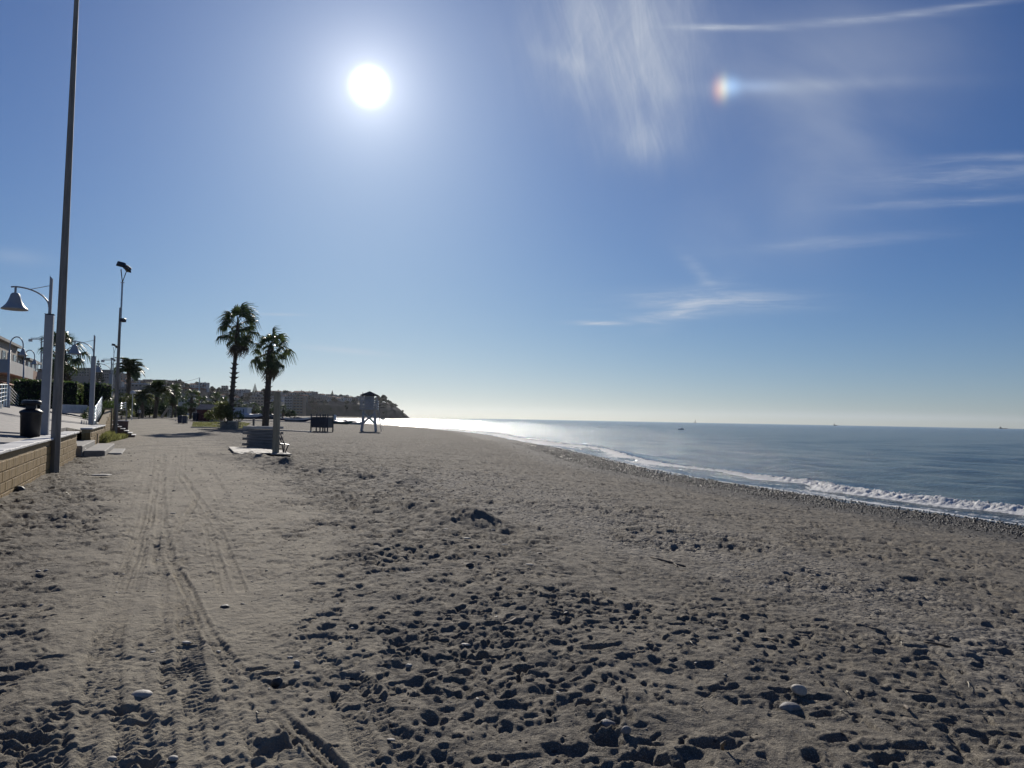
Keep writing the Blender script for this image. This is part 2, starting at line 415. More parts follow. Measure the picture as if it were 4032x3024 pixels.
vor = T.node('ShaderNodeTexVoronoi'); T.put(vor.inputs['Vector'], T.map(P, scale=(1.0, 0.8, 0.3))); vor.inputs['Scale'].default_value = 22
gcol = T.mix(T.sep(vor.outputs['Color'])[0], (0.115, 0.110, 0.104), (0.29, 0.262, 0.220))
gr = T.math('MULTIPLY', att('gravel'), T.ramp(T.noise(P, 1.6, 5, 0.65), 0.30, 0.62))
c = T.mix(gr, c, gcol)
c = T.mix(T.math('MULTIPLY', T.ramp(T.noise(T.map(P, scale=(0.8, 0.5, 1)), 0.9, 7, 0.72), 0.48, 0.64), T.math('MULTIPLY', att('farc'), 0.6)), c, (0.135, 0.118, 0.092))
c = T.mix(T.math('MULTIPLY', T.ramp(T.noise(T.map(P, scale=(1, 0.6, 1)), 3.1, 6, 0.7), 0.52, 0.68), 0.55), c, (0.17, 0.148, 0.115))
wet = att('wet'); c = T.mix(T.math('MULTIPLY', wet, 0.75), c, (0.055, 0.052, 0.048))
# dark specks of charcoal, bark and weed strewn over the sand
v2 = T.node('ShaderNodeTexVoronoi'); v2.feature = 'F1'; T.put(v2.inputs['Vector'], T.map(P, rot=(0, 0, 0.4), scale=(1, 1.6, 1))); v2.inputs['Scale'].default_value = 9
c = T.mix(T.math('MULTIPLY', T.ramp(v2.outputs['Distance'], 0.20, 0.12), T.ramp(T.noise(P, 2.4, 3), 0.44, 0.58)), c, (0.06, 0.055, 0.05))
T.put(p.inputs['Base Color'], c); T.put(p.inputs['Roughness'], T.math('SUBTRACT', 0.95, T.math('MULTIPLY', wet, 0.15)))
p.inputs['Specular IOR Level'].default_value = 0.22
bh = T.math('ADD', T.math('MULTIPLY', T.noise(P, 14.0, 6, 0.65), 1.0), T.math('MULTIPLY', T.noise(P, 70.0, 4, 0.7), 0.35))
bh = T.math('ADD', bh, T.math('MULTIPLY', gr, T.math('MULTIPLY', vor.outputs['Distance'], -1.2)))
far = T.math('ADD', T.noise(T.map(P, scale=(1, 0.7, 1)), 2.2, 6, 0.66), T.math('MULTIPLY', T.ramp(T.noise(T.map(P, scale=(1, 0.8, 1)), 5.5, 4, 0.6), 0.42, 0.62), 0.55))
bh = T.math('ADD', bh, T.math('MULTIPLY', far, att('far')))
b = T.node('ShaderNodeBump'); b.inputs['Strength'].default_value = 0.85; b.inputs['Distance'].default_value = 0.04
T.put(b.inputs['Height'], bh)
# grain-scale relief: every patch of loose sand is a scatter of tilted facets
def facets(scale, k):
    nz = T.node('ShaderNodeTexNoise'); T.put(nz.inputs['Vector'], P); nz.inputs['Scale'].default_value = scale; nz.inputs['Detail'].default_value = 4; nz.inputs['Roughness'].default_value = 0.65
    return T.vmath('MULTIPLY', T.vmath('SUBTRACT', nz.outputs['Color'], (0.5, 0.5, 0.5)), T.comb(k, k, 0.0))
loose = T.math('SUBTRACT', 1.0, T.math('MULTIPLY', att('lane'), 0.7))
nrm = T.vmath('ADD', b.outputs[0], facets(7.0, T.math('MULTIPLY', loose, 1.5)))
nrm = T.vmath('ADD', nrm, facets(26.0, T.math('MULTIPLY', loose, 1.1)))
T.put(p.inputs['Normal'], T.vmath('NORMALIZE', nrm))

# ---------------------------------------------------------------- beach: one sheet, finest where one stands
rows = [0.35, 0.6, 0.9, 1.25, 1.6, 1.95, 2.25, 2.5, 2.7, 2.85]
r_ = 2.9
while r_ < 60: rows.append(r_); r_ += max(0.0125, min(0.0062 * r_, 0.52 * r_ * r_ / (1.6 * 740)))
while r_ < 950: rows.append(r_); r_ *= 1.03
RR = np.array(rows)
TH_D = np.radians(np.linspace(-38.5, 38.5, 930))
TH_C = np.radians(np.linspace(38.5, 360 - 38.5, 74)[1:-1])
TH = np.concatenate([TH_D, TH_C]); NC, NR = len(TH), len(RR); ND = len(TH_D)
R2, T2 = np.meshgrid(RR, TH, indexing='ij')
X = R2 * np.sin(T2); Y = R2 * np.cos(T2)
SD = shore_d(X, Y)
Zm = macro(X, Y)
land = sstep(0.0, 3.0, SD)
gxy = lambda lst: [tuple(G(a, b_, 0)[:2]) for a, b_ in lst]
ROAD = gxy([(850, 3600), (800, 3024), (770, 2700), (800, 2400), (830, 2250), (815, 2000), (715, 1850), (645, 1780), (615, 1720), (600, 1660)])
dr_, ar_, _s = poly_dist(X, Y, ROAD)
hw = np.interp(Y, [3, 4, 5, 7, 12, 19, 27, 60, 100], [0.55, 0.7, 0.95, 1.25, 1.55, 2.0, 2.4, 3.2, 4.2])
road = 1 - sstep(0.55, 1.45, dr_ / hw + 0.9 * (fbm(X * 1.1, Y * 1.1, 3, 5) - 0.5))
BAND = gxy([(1800, 3700), (1850, 3000), (1900, 2720), (1800, 2480), (1700, 2250), (1560, 2050), (1420, 1900), (1250, 1800)])
db_, _a, _s = poly_dist(X, Y, BAND)
bw = np.interp(Y, [3, 5, 9, 18, 30], [0.9, 1.0, 1.3, 2.2, 4.0])
band = 1 - sstep(0.35, 1.8, db_ / bw + 0.9 * (fbm(X * 0.9, Y * 0.9, 3, 6) - 0.5))
GRAV = gxy([(1700, 1860), (2000, 1940), (2500, 2060), (3000, 2190), (3500, 2350), (4032, 2540), (4600, 2800)])
dg_, _a, _s = poly_dist(X, Y, GRAV)
gw = np.interp(Y, [4, 7, 12, 20], [0.6, 0.9, 1.6, 2.6])
gravel = (1 - sstep(0.5, 1.6, dg_ / gw)) * 0.9
gravel = np.maximum(gravel, (1 - sstep(4.0, 7.0, SD)) * sstep(-1, 0.3, SD) * 0.95)
left = sstep(0.75, 1.15, dr_ / hw + 0.5 * (fbm(X * 1.1, Y * 1.1, 3, 5) - 0.5)) * (X < np.interp(Y, [p_[1] for p_ in ROAD], [p_[0] for p_ in ROAD]))
right = sstep(0.2, 2.2, X - np.interp(Y, [3, 5, 9, 18, 30], [0.5, 0.3, 0.4, 0.5, 0.5]))
churn = np.clip(0.34 + 0.66 * band + 0.66 * left - 0.85 * road - 0.05 * right, 0.08, 1.0) * land
nearf = 1 - sstep(25, 60, R2)
Z = Zm.copy()
Z += land * 0.10 * (fbm(X * 0.33, Y * 0.33, 3, 1) - 0.5) * (1 - 0.5 * road)
Z += land * 0.05 * (fbm(X * 1.1, Y * 1.1, 3, 21) - 0.5) * (1 - 0.8 * road)
Z += churn * 0.045 * (fbm(X * 2.6, Y * 2.6, 4, 31, 0.55) - 0.5)
Z += churn * 0.018 * (fbm(X * 9.0, Y * 9.0, 3, 41, 0.55) - 0.5) * nearf
pit = fbm(X * 2.6, Y * 2.2, 3, 51, 0.55) * 1.18 - 0.09; pit2 = fbm(X * 5.3, Y * 4.6, 2, 57, 0.6) * 1.12 - 0.06
midm = sstep(9, 15, R2) * (1 - sstep(60, 120, R2))
Z -= churn * midm * (0.055 * sstep(0.62, 0.78, pit) + 0.035 * sstep(0.64, 0.8, pit2))
rid = sstep(0.35, 0.9, vnoise(X * 0.7, Y * 0.7, 61))
wob = 1.1 * vnoise(X * 2.0, Y * 2.0, 63) + 0.5 * vnoise(X * 5, Y * 5, 64)
Z += right * (1 - gravel) * land * (0.35 + 0.65 * rid) * 0.0060 * np.sin(2 * PI * (Y / 0.125 + 0.25 * X + 1.6 * wob)) * nearf
Z += right * land * (0.035 * (fbm(X * 1.7, Y * 2.6, 3, 71) - 0.5))
Z += gravel * land * 0.020 * (fbm(X * 14, Y * 12, 2, 81) - 0.5) * nearf
grit = fbm(X * 5.5, Y * 4.6, 3, 101, 0.6); grit2 = fbm(X * 13, Y * 11, 2, 103, 0.6); grit3 = vnoise(X * 34, Y * 30, 107); pres = sstep(0.32, 0.66, fbm(X * 0.7, Y * 0.7, 3, 111))
gm = land * (1 - 0.55 * road) * (0.25 + 0.95 * pres) * (1 - sstep(40, 80, R2))
Z -= gm * (0.036 * sstep(0.55, 0.68, grit) * (0.28 + 0.72 * sstep(5, 11, R2)) + 0.018 * sstep(0.54, 0.68, grit2) * (1 - sstep(18, 30, R2)))
Z += land * (1 - sstep(9, 16, R2)) * 0.0055 * (grit3 - 0.5) * (0.6 + 0.8 * pres)
Z += land * road * 0.010 * (fbm(X * 4.0, Y * 2.2, 3, 117) - 0.5)
# low ridges where the sand was pushed up beside the track and along the shower
for (pts, h, w) in ((gxy([(1010, 1810), (1200, 1850), (1400, 1880), (1560, 1880), (1620, 1900)]), 0.16, 0.55), (gxy([(1640, 2000), (1760, 2030), (1860, 2060)]), 0.20, 0.5), (gxy([(820, 1790), (960, 1815), (1120, 1840)]), 0.12, 0.5)):
    d_, a_, s_ = poly_dist(X, Y, pts)
    Z += h * np.exp(-(d_ / w) ** 2) * (0.5 + 0.9 * fbm(X * 2.2, Y * 2.2, 3, 91))
Z = np.where(SD < 7, Zm + (Z - Zm) * sstep(1.0, 7.0, SD), Z)
# tyre tracks pressed into the sand
def track(lst, w, depth, pitch, tread, kind=0, seed=0, berm=0.4):
    global Z
    pts = gxy(lst); d_, s_, sd_ = poly_dist(X, Y, pts)
    d_ = d_ + 0.012 * (vnoise(s_ * 2.0, s_ * 0 + seed, 3) - 0.5)
    k = d_ / w
    prof = -(1 - sstep(0.72, 1.0, k)) * depth + berm * depth * np.exp(-((k - 1.22) / 0.22) ** 2)
    inside = 1 - sstep(0.80, 0.98, k)
    if kind == 0: tr = np.sin(2 * PI * (s_ / pitch + 0.55 * k * sd_))
    elif kind == 1: tr = np.sin(2 * PI * (s_ / pitch + 0.9 * k))
    else: tr = np.where(k > 0.45, np.sin(2 * PI * s_ / pitch), np.sin(2 * PI * k * 1.4))
    tr = np.clip(tr * 2.0, -1, 1)
    stot = sum(math.hypot(b2[0] - a2[0], b2[1] - a2[1]) for a2, b2 in zip(pts[:-1], pts[1:]))
    ends = sstep(0, 0.4, s_) * sstep(0, min(2.5, 0.4 * stot), stot - s_) * (0.40 + 0.60 * sstep(0.3, 0.65, vnoise(s_ * 0.9, s_ * 0 + seed * 3.3, 8))) * (0.45 + 0.55 * sstep(0.25, 0.6, vnoise(X * 3.1, Y * 2.2, seed + 40)))
    fade = 1 - sstep(14, 30, R2)
    Z += ends * (prof + inside * tr * tread * 0.65 * fade) * (1 - sstep(60, 80, R2))
    # the tyre also irons out what lay there
track([(470, 3300), (420, 3024), (395, 2820), (420, 2500), (480, 2300), (545, 2120), (575, 1980), (590, 1890), (600, 1800)], 0.115, 0.016, 0.045, 0.006, 0, 1)
track([(760, 3300), (735, 3024), (715, 2800), (700, 2600), (690, 2400), (640, 2180), (618, 2040), (625, 1920), (640, 1820)], 0.120, 0.020, 0.055, 0.009, 0, 2)
track([(840, 3300), (820, 3024), (790, 2800), (750, 2620), (740, 2480), (730, 2330), (690, 2150), (660, 2020)], 0.100, 0.018, 0.050, 0.008, 1, 3)
track([(1420, 3150), (1328, 3018), (1160, 2870), (1016, 2733), (905, 2600), (813, 2476), (760, 2360), (711, 2273), (672, 2205), (668, 2150), (700, 2080), (760, 1990), (779, 1947), (745, 1900), (700, 1850)], 0.052, 0.024, 0.048, 0.012, 2, 4, 0.5)
track([(980, 3300), (950, 3024), (905, 2850), (850, 2700), (815, 2560), (800, 2430)], 0.085, 0.014, 0.050, 0.005, 0, 5)
track([(1520, 3200), (1470, 3024), (1400, 2830), (1310, 2640), (1230, 2480), (1180, 2400)], 0.065, 0.011, 0.046, 0.007, 1, 6)
track([(1750, 3200), (1650, 3024), (1480, 2760), (1400, 2640), (1330, 2540)], 0.070, 0.012, 0.050, 0.008, 0, 7)
track([(560, 3300), (530, 3024), (520, 2850), (510, 2700)], 0.10, 0.014, 0.042, 0.008, 1, 8)
track([(170, 3300), (160, 3024), (185, 2830), (205, 2700)], 0.11, 0.020, 0.06, 0.012, 0, 9)
track([(300, 3300), (290, 3024), (330, 2760), (400, 2480), (470, 2280)], 0.10, 0.014, 0.05, 0.007, 1, 14)
track([(640, 3300), (625, 3024), (618, 2780), (620, 2560), (640, 2380), (640, 2250)], 0.09, 0.014, 0.046, 0.008, 0, 15)
track([(1120, 3300), (1060, 3024), (1000, 2880), (930, 2740), (870, 2600), (850, 2450)], 0.07, 0.013, 0.046, 0.007, 1, 16)
track([(470, 2300), (520, 2150), (560, 2000), (600, 1880), (640, 1780)], 0.12, 0.012, 0.05, 0.003, 0, 10)
track([(560, 2240), (610, 2080), (650, 1950), (680, 1850), (700, 1750)], 0.12, 0.012, 0.05, 0.003, 0, 11)
track([(540, 1960), (580, 1860), (600, 1780), (620, 1710)], 0.15, 0.016, 0.05, 0.0, 0, 12)
track([(880, 1960), (820, 1860), (770, 1780), (720, 1710)], 0.15, 0.016, 0.05, 0.0, 0, 13)
for k_, (x0_, x1_, x2_) in enumerate(((440, 560, 600), (470, 575, 610), (500, 590, 615), (530, 600, 622), (600, 625, 632), (640, 648, 640), (870, 800, 700), (900, 815, 705), (960, 850, 720))):
    track([(x0_, 2350), (x1_, 2050), (x2_, 1880), (x2_ + 10, 1760)], 0.030 + 0.01 * (k_ % 3), 0.013, 0.05, 0.002, 0, 20 + k_, 0.7)
# footprints and hollows trodden by feet
PIT = np.zeros_like(Z); RIM = np.zeros_like(Z)
def stamp(x0, y0, la, lb, ang_, dep, rim=0.25, heel=0.0):
    r0 = math.hypot(x0, y0); t0 = math.atan2(x0, y0); ext = max(la, lb) * 1.9
    i0, i1 = np.searchsorted(RR, [r0 - ext, r0 + ext]); j0, j1 = np.searchsorted(TH_D, [t0 - ext / r0, t0 + ext / r0])
    if i1 - i0 < 2 or j1 - j0 < 2: return
    dx = X[i0:i1, j0:j1] - x0; dy = Y[i0:i1, j0:j1] - y0
    ca, sa = math.cos(ang_), math.sin(ang_)
    a = (dx * ca + dy * sa) / la; b2 = (-dx * sa + dy * ca) / (lb * (1 - heel * 0.25 * np.cos(2.6 * (dx * ca + dy * sa) / la)))
    e = np.sqrt(a * a + b2 * b2) * (1 + 0.45 * (vnoise(dx * 14 + x0 * 7, dy * 14 + y0 * 7, 2) - 0.5) + 0.3 * (vnoise(dx * 38 + x0, dy * 38 + y0, 4) - 0.5))
    PIT[i0:i1, j0:j1] = np.minimum(PIT[i0:i1, j0:j1], -dep * (1 - sstep(0.45, 1.0, e))); RIM[i0:i1, j0:j1] = np.maximum(RIM[i0:i1, j0:j1], rim * dep * np.exp(-((e - 1.22) / 0.24) ** 2))
def samp(arr, x0, y0):
    i = min(NR - 1, int(np.searchsorted(RR, math.hypot(x0, y0)))); j = min(ND - 1, int(np.searchsorted(TH_D, math.atan2(x0, y0))))
    return arr[i, j]
frnd = random.Random(5); done = 0
for k in range(34000):
    r0 = 2.9 * (22 / 2.9) ** frnd.random(); t0 = math.radians(frnd.uniform(-38, 38))
    x0, y0 = r0 * math.sin(t0), r0 * math.cos(t0)
    if samp(SD, x0, y0) < 3: continue
    dens = 0.06 + 0.50 * float(samp(band, x0, y0)) + 0.50 * float(samp(left, x0, y0)) - 0.40 * float(samp(road, x0, y0)) * (1 if r0 > 5.2 else 0.6)
    dens *= 0.35 + 1.2 * float(vnoise(np.array(x0 * 0.9), np.array(y0 * 0.9), 77))
    if frnd.random() > dens * 0.60 * min(1.0, (r0 / 8.5) ** 2.0 + 0.03): continue
    fresh = frnd.random()
    if fresh < 0.45:      # a sole
        L = frnd.uniform(0.05, 0.10); stamp(x0, y0, L, L * frnd.uniform(0.36, 0.50), frnd.gauss(1.2, 0.7), frnd.uniform(0.009, 0.025), 0.30, 1.0)
    elif fresh < 0.85:    # a toe or heel hole
        L = frnd.uniform(0.018, 0.05); stamp(x0, y0, L, L * frnd.uniform(0.5, 1.0), frnd.uniform(0, PI), frnd.uniform(0.009, 0.024), 0.30)
    else:                 # an old hollow, half blown in
        L = frnd.uniform(0.07, 0.14); stamp(x0, y0, L, L * frnd.uniform(0.5, 0.9), frnd.uniform(0, PI), frnd.uniform(0.014, 0.03), 0.2)
    done += 1
# single deep prints that stand out
for px, py, la, lb, a_, dp in ((2350, 2560, .14, .07, .3, .06), (1930, 2575, .16, .08, .2, .07), (1710, 2520, .13, .06, .3, .05), (2390, 2900, .10, .12, .2, .07), (2540, 2970, .10, .09, .4, .06), (2310, 2775, .10, .06, .2, .045),
        (2400, 2850, .09, .06, .6, .05), (2600, 2990, .09, .09, .6, .06), (2680, 3010, .09, .07, .1, .06), (2820, 2930, .17, .10, .1, .05), (1820, 2640, .12, .06, .4, .045), (2060, 2640, .12, .06, .2, .05), (3300, 2920, .10, .06, .2, .04),
        (3200, 2990, .08, .06, .9, .045), (3500, 3000, .12, .05, .2, .05), (3600, 2960, .12, .06, .2, .04), (3860, 2900, .10, .05, .3, .035), (3640, 2740, .10, .05, .2, .03), (3250, 2820, .11, .05, .2, .035), (2850, 2710, .10, .06, .3, .035),
        (480, 2790, .11, .07, .1, .05), (560, 2830, .09, .05, .3, .04), (75, 2890, .13, .06, .2, .06), (560, 2980, .10, .05, .3, .05), (1080, 2930, .15, .11, .5, .06), (1010, 2630, .09, .05, .2, .045), (1060, 2650, .08, .04, .2, .04)):
    q = G(px, py); stamp(q.x, q.y, la * 0.85, lb * 0.85, a_, dp * 0.7, 0.32)
Z += PIT + RIM * (1 - np.clip(-PIT / 0.02, 0, 1))
ringJ = np.arange(NC); ringK = (ringJ + 1) % NC
base = (np.arange(NR - 1) * NC)[:, None]
quads = np.stack([base + ringJ, base + NC + ringJ, base + NC + ringK, base + ringK], axis=-1).reshape(-1, 4)
verts = np.stack([X, Y, Z], axis=-1).reshape(-1, 3)
# close the middle under one's feet
ctr = len(verts); verts = np.vstack([verts, [[0, 0, float(Z[0].mean())]]])
me = np_mesh('beach', verts, quads[:, ::-1], M_SAND)
far_a = sstep(6, 40, R2) * (0.9 + 2.6 * churn) + 0.15
zz = lambda A: np.append(A.ravel(), 0)
wet_a = (1 - sstep(4.2, 7.2, SD + 1.2 * (vnoise(X * 0.5, Y * 0.5, 15) - 0.5)))
attr(me, 'gravel', zz(gravel)); attr(me, 'wet', zz(wet_a)); attr(me, 'far', zz(far_a)); attr(me, 'lane', zz(road * land)); attr(me, 'farc', zz(sstep(14, 45, R2)))
tag(link('beach', me), 'dark grey-brown sand beach with tyre tracks and footprints', 'beach', kind='structure')
def bz(x, y):
    """height of the modelled sand at a spot"""
    r0 = math.hypot(x, y); t0 = math.atan2(x, y)
    i = int(np.clip(np.searchsorted(RR, r0), 1, NR - 1)); j = int(np.clip(np.searchsorted(TH_D, t0), 1, ND - 1))
    return float(min(Z[i, j], Z[i - 1, j], Z[i, j - 1], Z[i - 1, j - 1])) if abs(t0) < TH_D[-1] else float(Z[i, -1])

# ================================================================ SEA
M_SEA = bpy.data.materials.new('sea_water'); M_SEA.use_nodes = True
T = NT(M_SEA.node_tree); p = T.n['Principled BSDF']
P = T.node('ShaderNodeTexCoord').outputs['Object']
cl = T.ramp(T.noise(T.map(P, scale=(0.5, 1.0, 1)), 0.02, 4), 0.35, 0.65)
T.put(p.inputs['Base Color'], T.mix(cl, (0.050, 0.080, 0.088), (0.066, 0.098, 0.100)))
p.inputs['Roughness'].default_value = 0.14; p.inputs['IOR'].default_value = 1.333
A1 = T.noise(T.map(P, rot=(0, 0, -0.4), scale=(1, 1.7, 1)), 0.80, 5, 0.62, 0.2)
A2 = T.noise(T.map(P, rot=(0, 0, 0.3), scale=(1, 1.3, 1)), 4.0, 5, 0.64, 0.2)
A3 = T.noise(T.map(P, rot=(0, 0, -0.3), scale=(1, 2.2, 1)), 0.10, 4, 0.6, 0.2)
b = T.node('ShaderNodeBump'); b.inputs['Strength'].default_value = 1.0; b.inputs['Distance'].default_value = 1.0
hh = T.math('ADD', T.math('MULTIPLY', A1, 0.34), T.math('ADD', T.math('MULTIPLY', A2, 0.15), T.math('MULTIPLY', A3, 0.35)))
T.put(b.inputs['Height'], hh)
nz = T.node('ShaderNodeTexNoise'); T.put(nz.inputs['Vector'], T.map(P, rot=(0, 0, -0.35), scale=(1, 1.6, 1))); nz.inputs['Scale'].default_value = 1.6; nz.inputs['Detail'].default_value = 4; nz.inputs['Roughness'].default_value = 0.65
ch = T.vmath('MULTIPLY', T.vmath('SUBTRACT', nz.outputs['Color'], (0.5, 0.5, 0.5)), (0.06, 0.08, 0.0))      # facets of the small chop
T.put(p.inputs['Normal'], T.vmath('NORMALIZE', T.vmath('ADD', b.outputs[0], ch)))

r_ = 9.0; srow = []
while r_ < 420: srow.append(r_); r_ *= 1.012
while r_ < 9000: srow.append(r_); r_ *= 1.07
sr = np.array(srow); st = np.radians(np.concatenate([np.linspace(-60, -24, 20)[:-1], np.linspace(-24, 40, 540), np.linspace(40, 150, 60)[1:]]))
SR, ST = np.meshgrid(sr, st, indexing='ij'); SX = SR * np.sin(ST); SY = SR * np.cos(ST)
wrnd = random.Random(2); SZ = np.full(SX.shape, SEA_Z)
for k in range(40):
    lam = 0.7 * (9.0 / 0.7) ** (k / 39.0); dirn = math.radians(205 + wrnd.gauss(0, 34)); ampl = 0.0034 * lam ** 0.85
    ph = wrnd.uniform(0, 6.28); kx, ky = math.cos(dirn) * 2 * PI / lam, math.sin(dirn) * 2 * PI / lam
    fade = np.clip((lam / 3.0 - 0.012 * SR) / (lam / 6.0), 0, 1)
    s_ = np.sin(kx * SX + ky * SY + ph + 1.5 * vnoise(SX / lam * 0.35, SY / lam * 0.35, k))
    SZ += ampl * fade * (s_ + 0.25 * (s_ * s_))
sdl = -shore_d(SX, SY)
SZ = SEA_Z + (SZ - SEA_Z) * sstep(-1, 4, sdl) - 0.02 * (sdl < 1.0)
n1_, n2_ = SX.shape; ii = (np.arange(n1_ - 1) * n2_)[:, None]; jj = np.arange(n2_ - 1)
q = np.stack([ii + jj, ii + n2_ + jj, ii + n2_ + jj + 1, ii + jj + 1], axis=-1).reshape(-1, 4)
keep = (sdl.ravel()[q].max(axis=1) > -12)
me = np_mesh('sea', np.stack([SX, SY, SZ], -1).reshape(-1, 3), q[keep][:, ::-1], M_SEA)
tag(link('sea', me), 'calm slate blue sea with small ripples and a glittering sun path', 'sea', kind='structure')

# breaking waves: a strip that follows the waterline, lumpy white where the wave tumbles
M_FOAM = bpy.data.materials.new('sea_foam'); M_FOAM.use_nodes = True
T = NT(M_FOAM.node_tree); p = T.n['Principled BSDF']
P = T.node('ShaderNodeTexCoord').outputs['Object']
a = T.node('ShaderNodeAttribute'); a.attribute_name = 'foam'; fo = a.outputs['Fac']
lace = T.noise(T.map(P, scale=(1, 1, 1)), 5.0, 7, 0.72, 0.6)
ff = T.ramp(T.math('ADD', fo, T.math('MULTIPLY', T.math('SUBTRACT', lace, 0.5), 2.2)), 0.36, 0.58)
T.put(p.inputs['Base Color'], T.mix(ff, (0.035, 0.060, 0.068), (0.88, 0.88, 0.86)))
mx = T.node('ShaderNodeMixShader'); tr = T.node('ShaderNodeBsdfTranslucent'); tr.inputs[0].default_value = (0.85, 0.85, 0.83, 1); T.put(mx.inputs[0], T.math('MULTIPLY', ff, 0.25)); T.l.new(p.outputs[0], mx.inputs[1]); T.l.new(tr.outputs[0], mx.inputs[2]); T.l.new(mx.outputs[0], T.n['Material Output'].inputs[0])
T.put(p.inputs['Roughness'], T.math('ADD', 0.08, T.math('MULTIPLY', ff, 0.7))); p.inputs['IOR'].default_value = 1.333
b = T.node('ShaderNodeBump'); b.inputs['Strength'].default_value = 0.8; b.inputs['Distance'].default_value = 0.06
T.put(b.inputs['Height'], T.noise(P, 6.0, 6, 0.65)); T.l.new(b.outputs[0], p.inputs['Normal'])
seg = np.hypot(*np.diff(SHORE, axis=0).T); cum = np.concatenate([[0], np.cumsum(seg)])
fine = np.linspace(0, cum[-1], 6000); fx = np.interp(fine, cum, SHORE[:, 0]); fy = np.interp(fine, cum, SHORE[:, 1])
def smooth(a_, n=25):
    k = np.ones(n) / n; return np.convolve(np.pad(a_, n // 2, mode='edge'), k, mode='valid')
a0 = float(np.interp(4.0, fy, fine)); aa = [a0]
while True:
    x_, y_ = np.interp(aa[-1], fine, fx), np.interp(aa[-1], fine, fy)
    if y_ > 175: break
    aa.append(aa[-1] + 0.0021 * math.hypot(x_, y_))
aa = np.array(aa); ax_, ay_ = np.interp(aa, fine, smooth(fx, 41)), np.interp(aa, fine, smooth(fy, 41))
tx, ty = np.gradient(ax_), np.gradient(ay_); tl = np.hypot(tx, ty); nx, ny = ty / tl, -tx / tl      # seaward normal
off = np.linspace(-1.6, 6.2, 96)
AA, OO = np.meshgrid(aa, off, indexing='ij')
FX = ax_[:, None] + nx[:, None] * OO; FY = ay_[:, None] + ny[:, None] * OO
oc = 2.4 + 1.6 * (fbm(AA * 0.09, AA * 0 + 2, 2, 5) - 0.5) * 2 + 0.5 * (vnoise(AA * 0.5, AA * 0 + 4, 6) - 0.5)
Hc = 0.16 * np.clip(0.25 + 1.5 * (vnoise(AA * 0.085, AA * 0 + 9.3, 4) - 0.15), 0.12, 1.15) * np.clip(AA * 0 + 1, 0, 1)
u_ = OO - oc
shape = np.where(u_ < 0, np.exp(-(u_ / 0.55) ** 2), np.exp(-(u_ / 1.1) ** 2))
ed = sstep(6.2, 4.6, OO)
lump = 0.5 * fbm(FX * 1.6, FY * 1.6, 2, 13, 0.6) + 1.0 * fbm(FX * 9.0, FY * 9.0, 3, 14, 0.75) - 0.72
crest = np.exp(-((u_ + 0.15) / 0.62) ** 2)
FZ = SEA_Z + 0.012 + Hc * shape * ed * (1 + 0.5 * lump) + crest * (Hc + 0.08) * 0.60 * lump * ed - 0.06 * (1 - ed)
wash = sstep(-0.75, 0.1, OO + 1.0 * (vnoise(AA * 0.35, AA * 0 + 3, 9) - 0.5))
beach_z = macro(FX, FY)
FZ = np.where(OO < 0.6, np.where(wash > 0.05, np.maximum(FZ, beach_z + 0.004 + 0.016 * wash), beach_z - 0.06), FZ)
foam = 1.3 * crest * np.clip(Hc / 0.30, 0.35, 1) + 0.75 * (u_ < 0) * sstep(-0.9, 0.2, OO) * (0.5 + 0.9 * fbm(FX * 0.9, FY * 0.9, 3, 17)) * np.exp(-(u_ / 2.2) ** 2)
foam += 0.75 * np.exp(-((OO + 0.25 - 0.5 * vnoise(AA * 0.4, AA * 0, 12)) / 0.16) ** 2)
foam += 0.25 * np.exp(-((u_ - 0.9) / 0.5) ** 2) * (vnoise(FX * 1.2, FY * 1.2, 19))
n1_, n2_ = FX.shape; ii = (np.arange(n1_ - 1) * n2_)[:, None]; jj = np.arange(n2_ - 1)
q = np.stack([ii + jj, ii + n2_ + jj, ii + n2_ + jj + 1, ii + jj + 1], axis=-1).reshape(-1, 4)
me = np_mesh('surf', np.stack([FX, FY, FZ], -1).reshape(-1, 3), q, M_FOAM); attr(me, 'foam', foam)
tag(link('surf', me), 'small white breaking waves and foam washing along the shingle', 'surf', kind='stuff')

# wet shingle along the waterline, and the strewn gravel further up
_t = (1 + 5 ** 0.5) / 2
ICO_V = np.array([(-1, _t, 0), (1, _t, 0), (-1, -_t, 0), (1, -_t, 0), (0, -1, _t), (0, 1, _t), (0, -1, -_t), (0, 1, -_t), (_t, 0, -1), (_t, 0, 1), (-_t, 0, -1), (-_t, 0, 1)]) / math.hypot(1, _t)
ICO_F = np.array([(0,11,5),(0,5,1),(0,1,7),(0,7,10),(0,10,11),(1,5,9),(5,11,4),(11,10,2),(10,7,6),(7,1,8),(3,9,4),(3,4,2),(3,2,6),(3,6,8),(3,8,9),(4,9,5),(2,4,11),(6,2,10),(8,6,7),(9,8,1)])
OCT_V = np.array([(1, 0, 0), (0, 1, 0), (-1, 0, 0), (0, -1, 0), (0.1, 0, 1), (0, 0, -1)], float); OCT_F = np.array([(0, 1, 4), (1, 2, 4), (2, 3, 4), (3, 0, 4), (1, 0, 5), (2, 1, 5), (3, 2, 5), (0, 3, 5)])
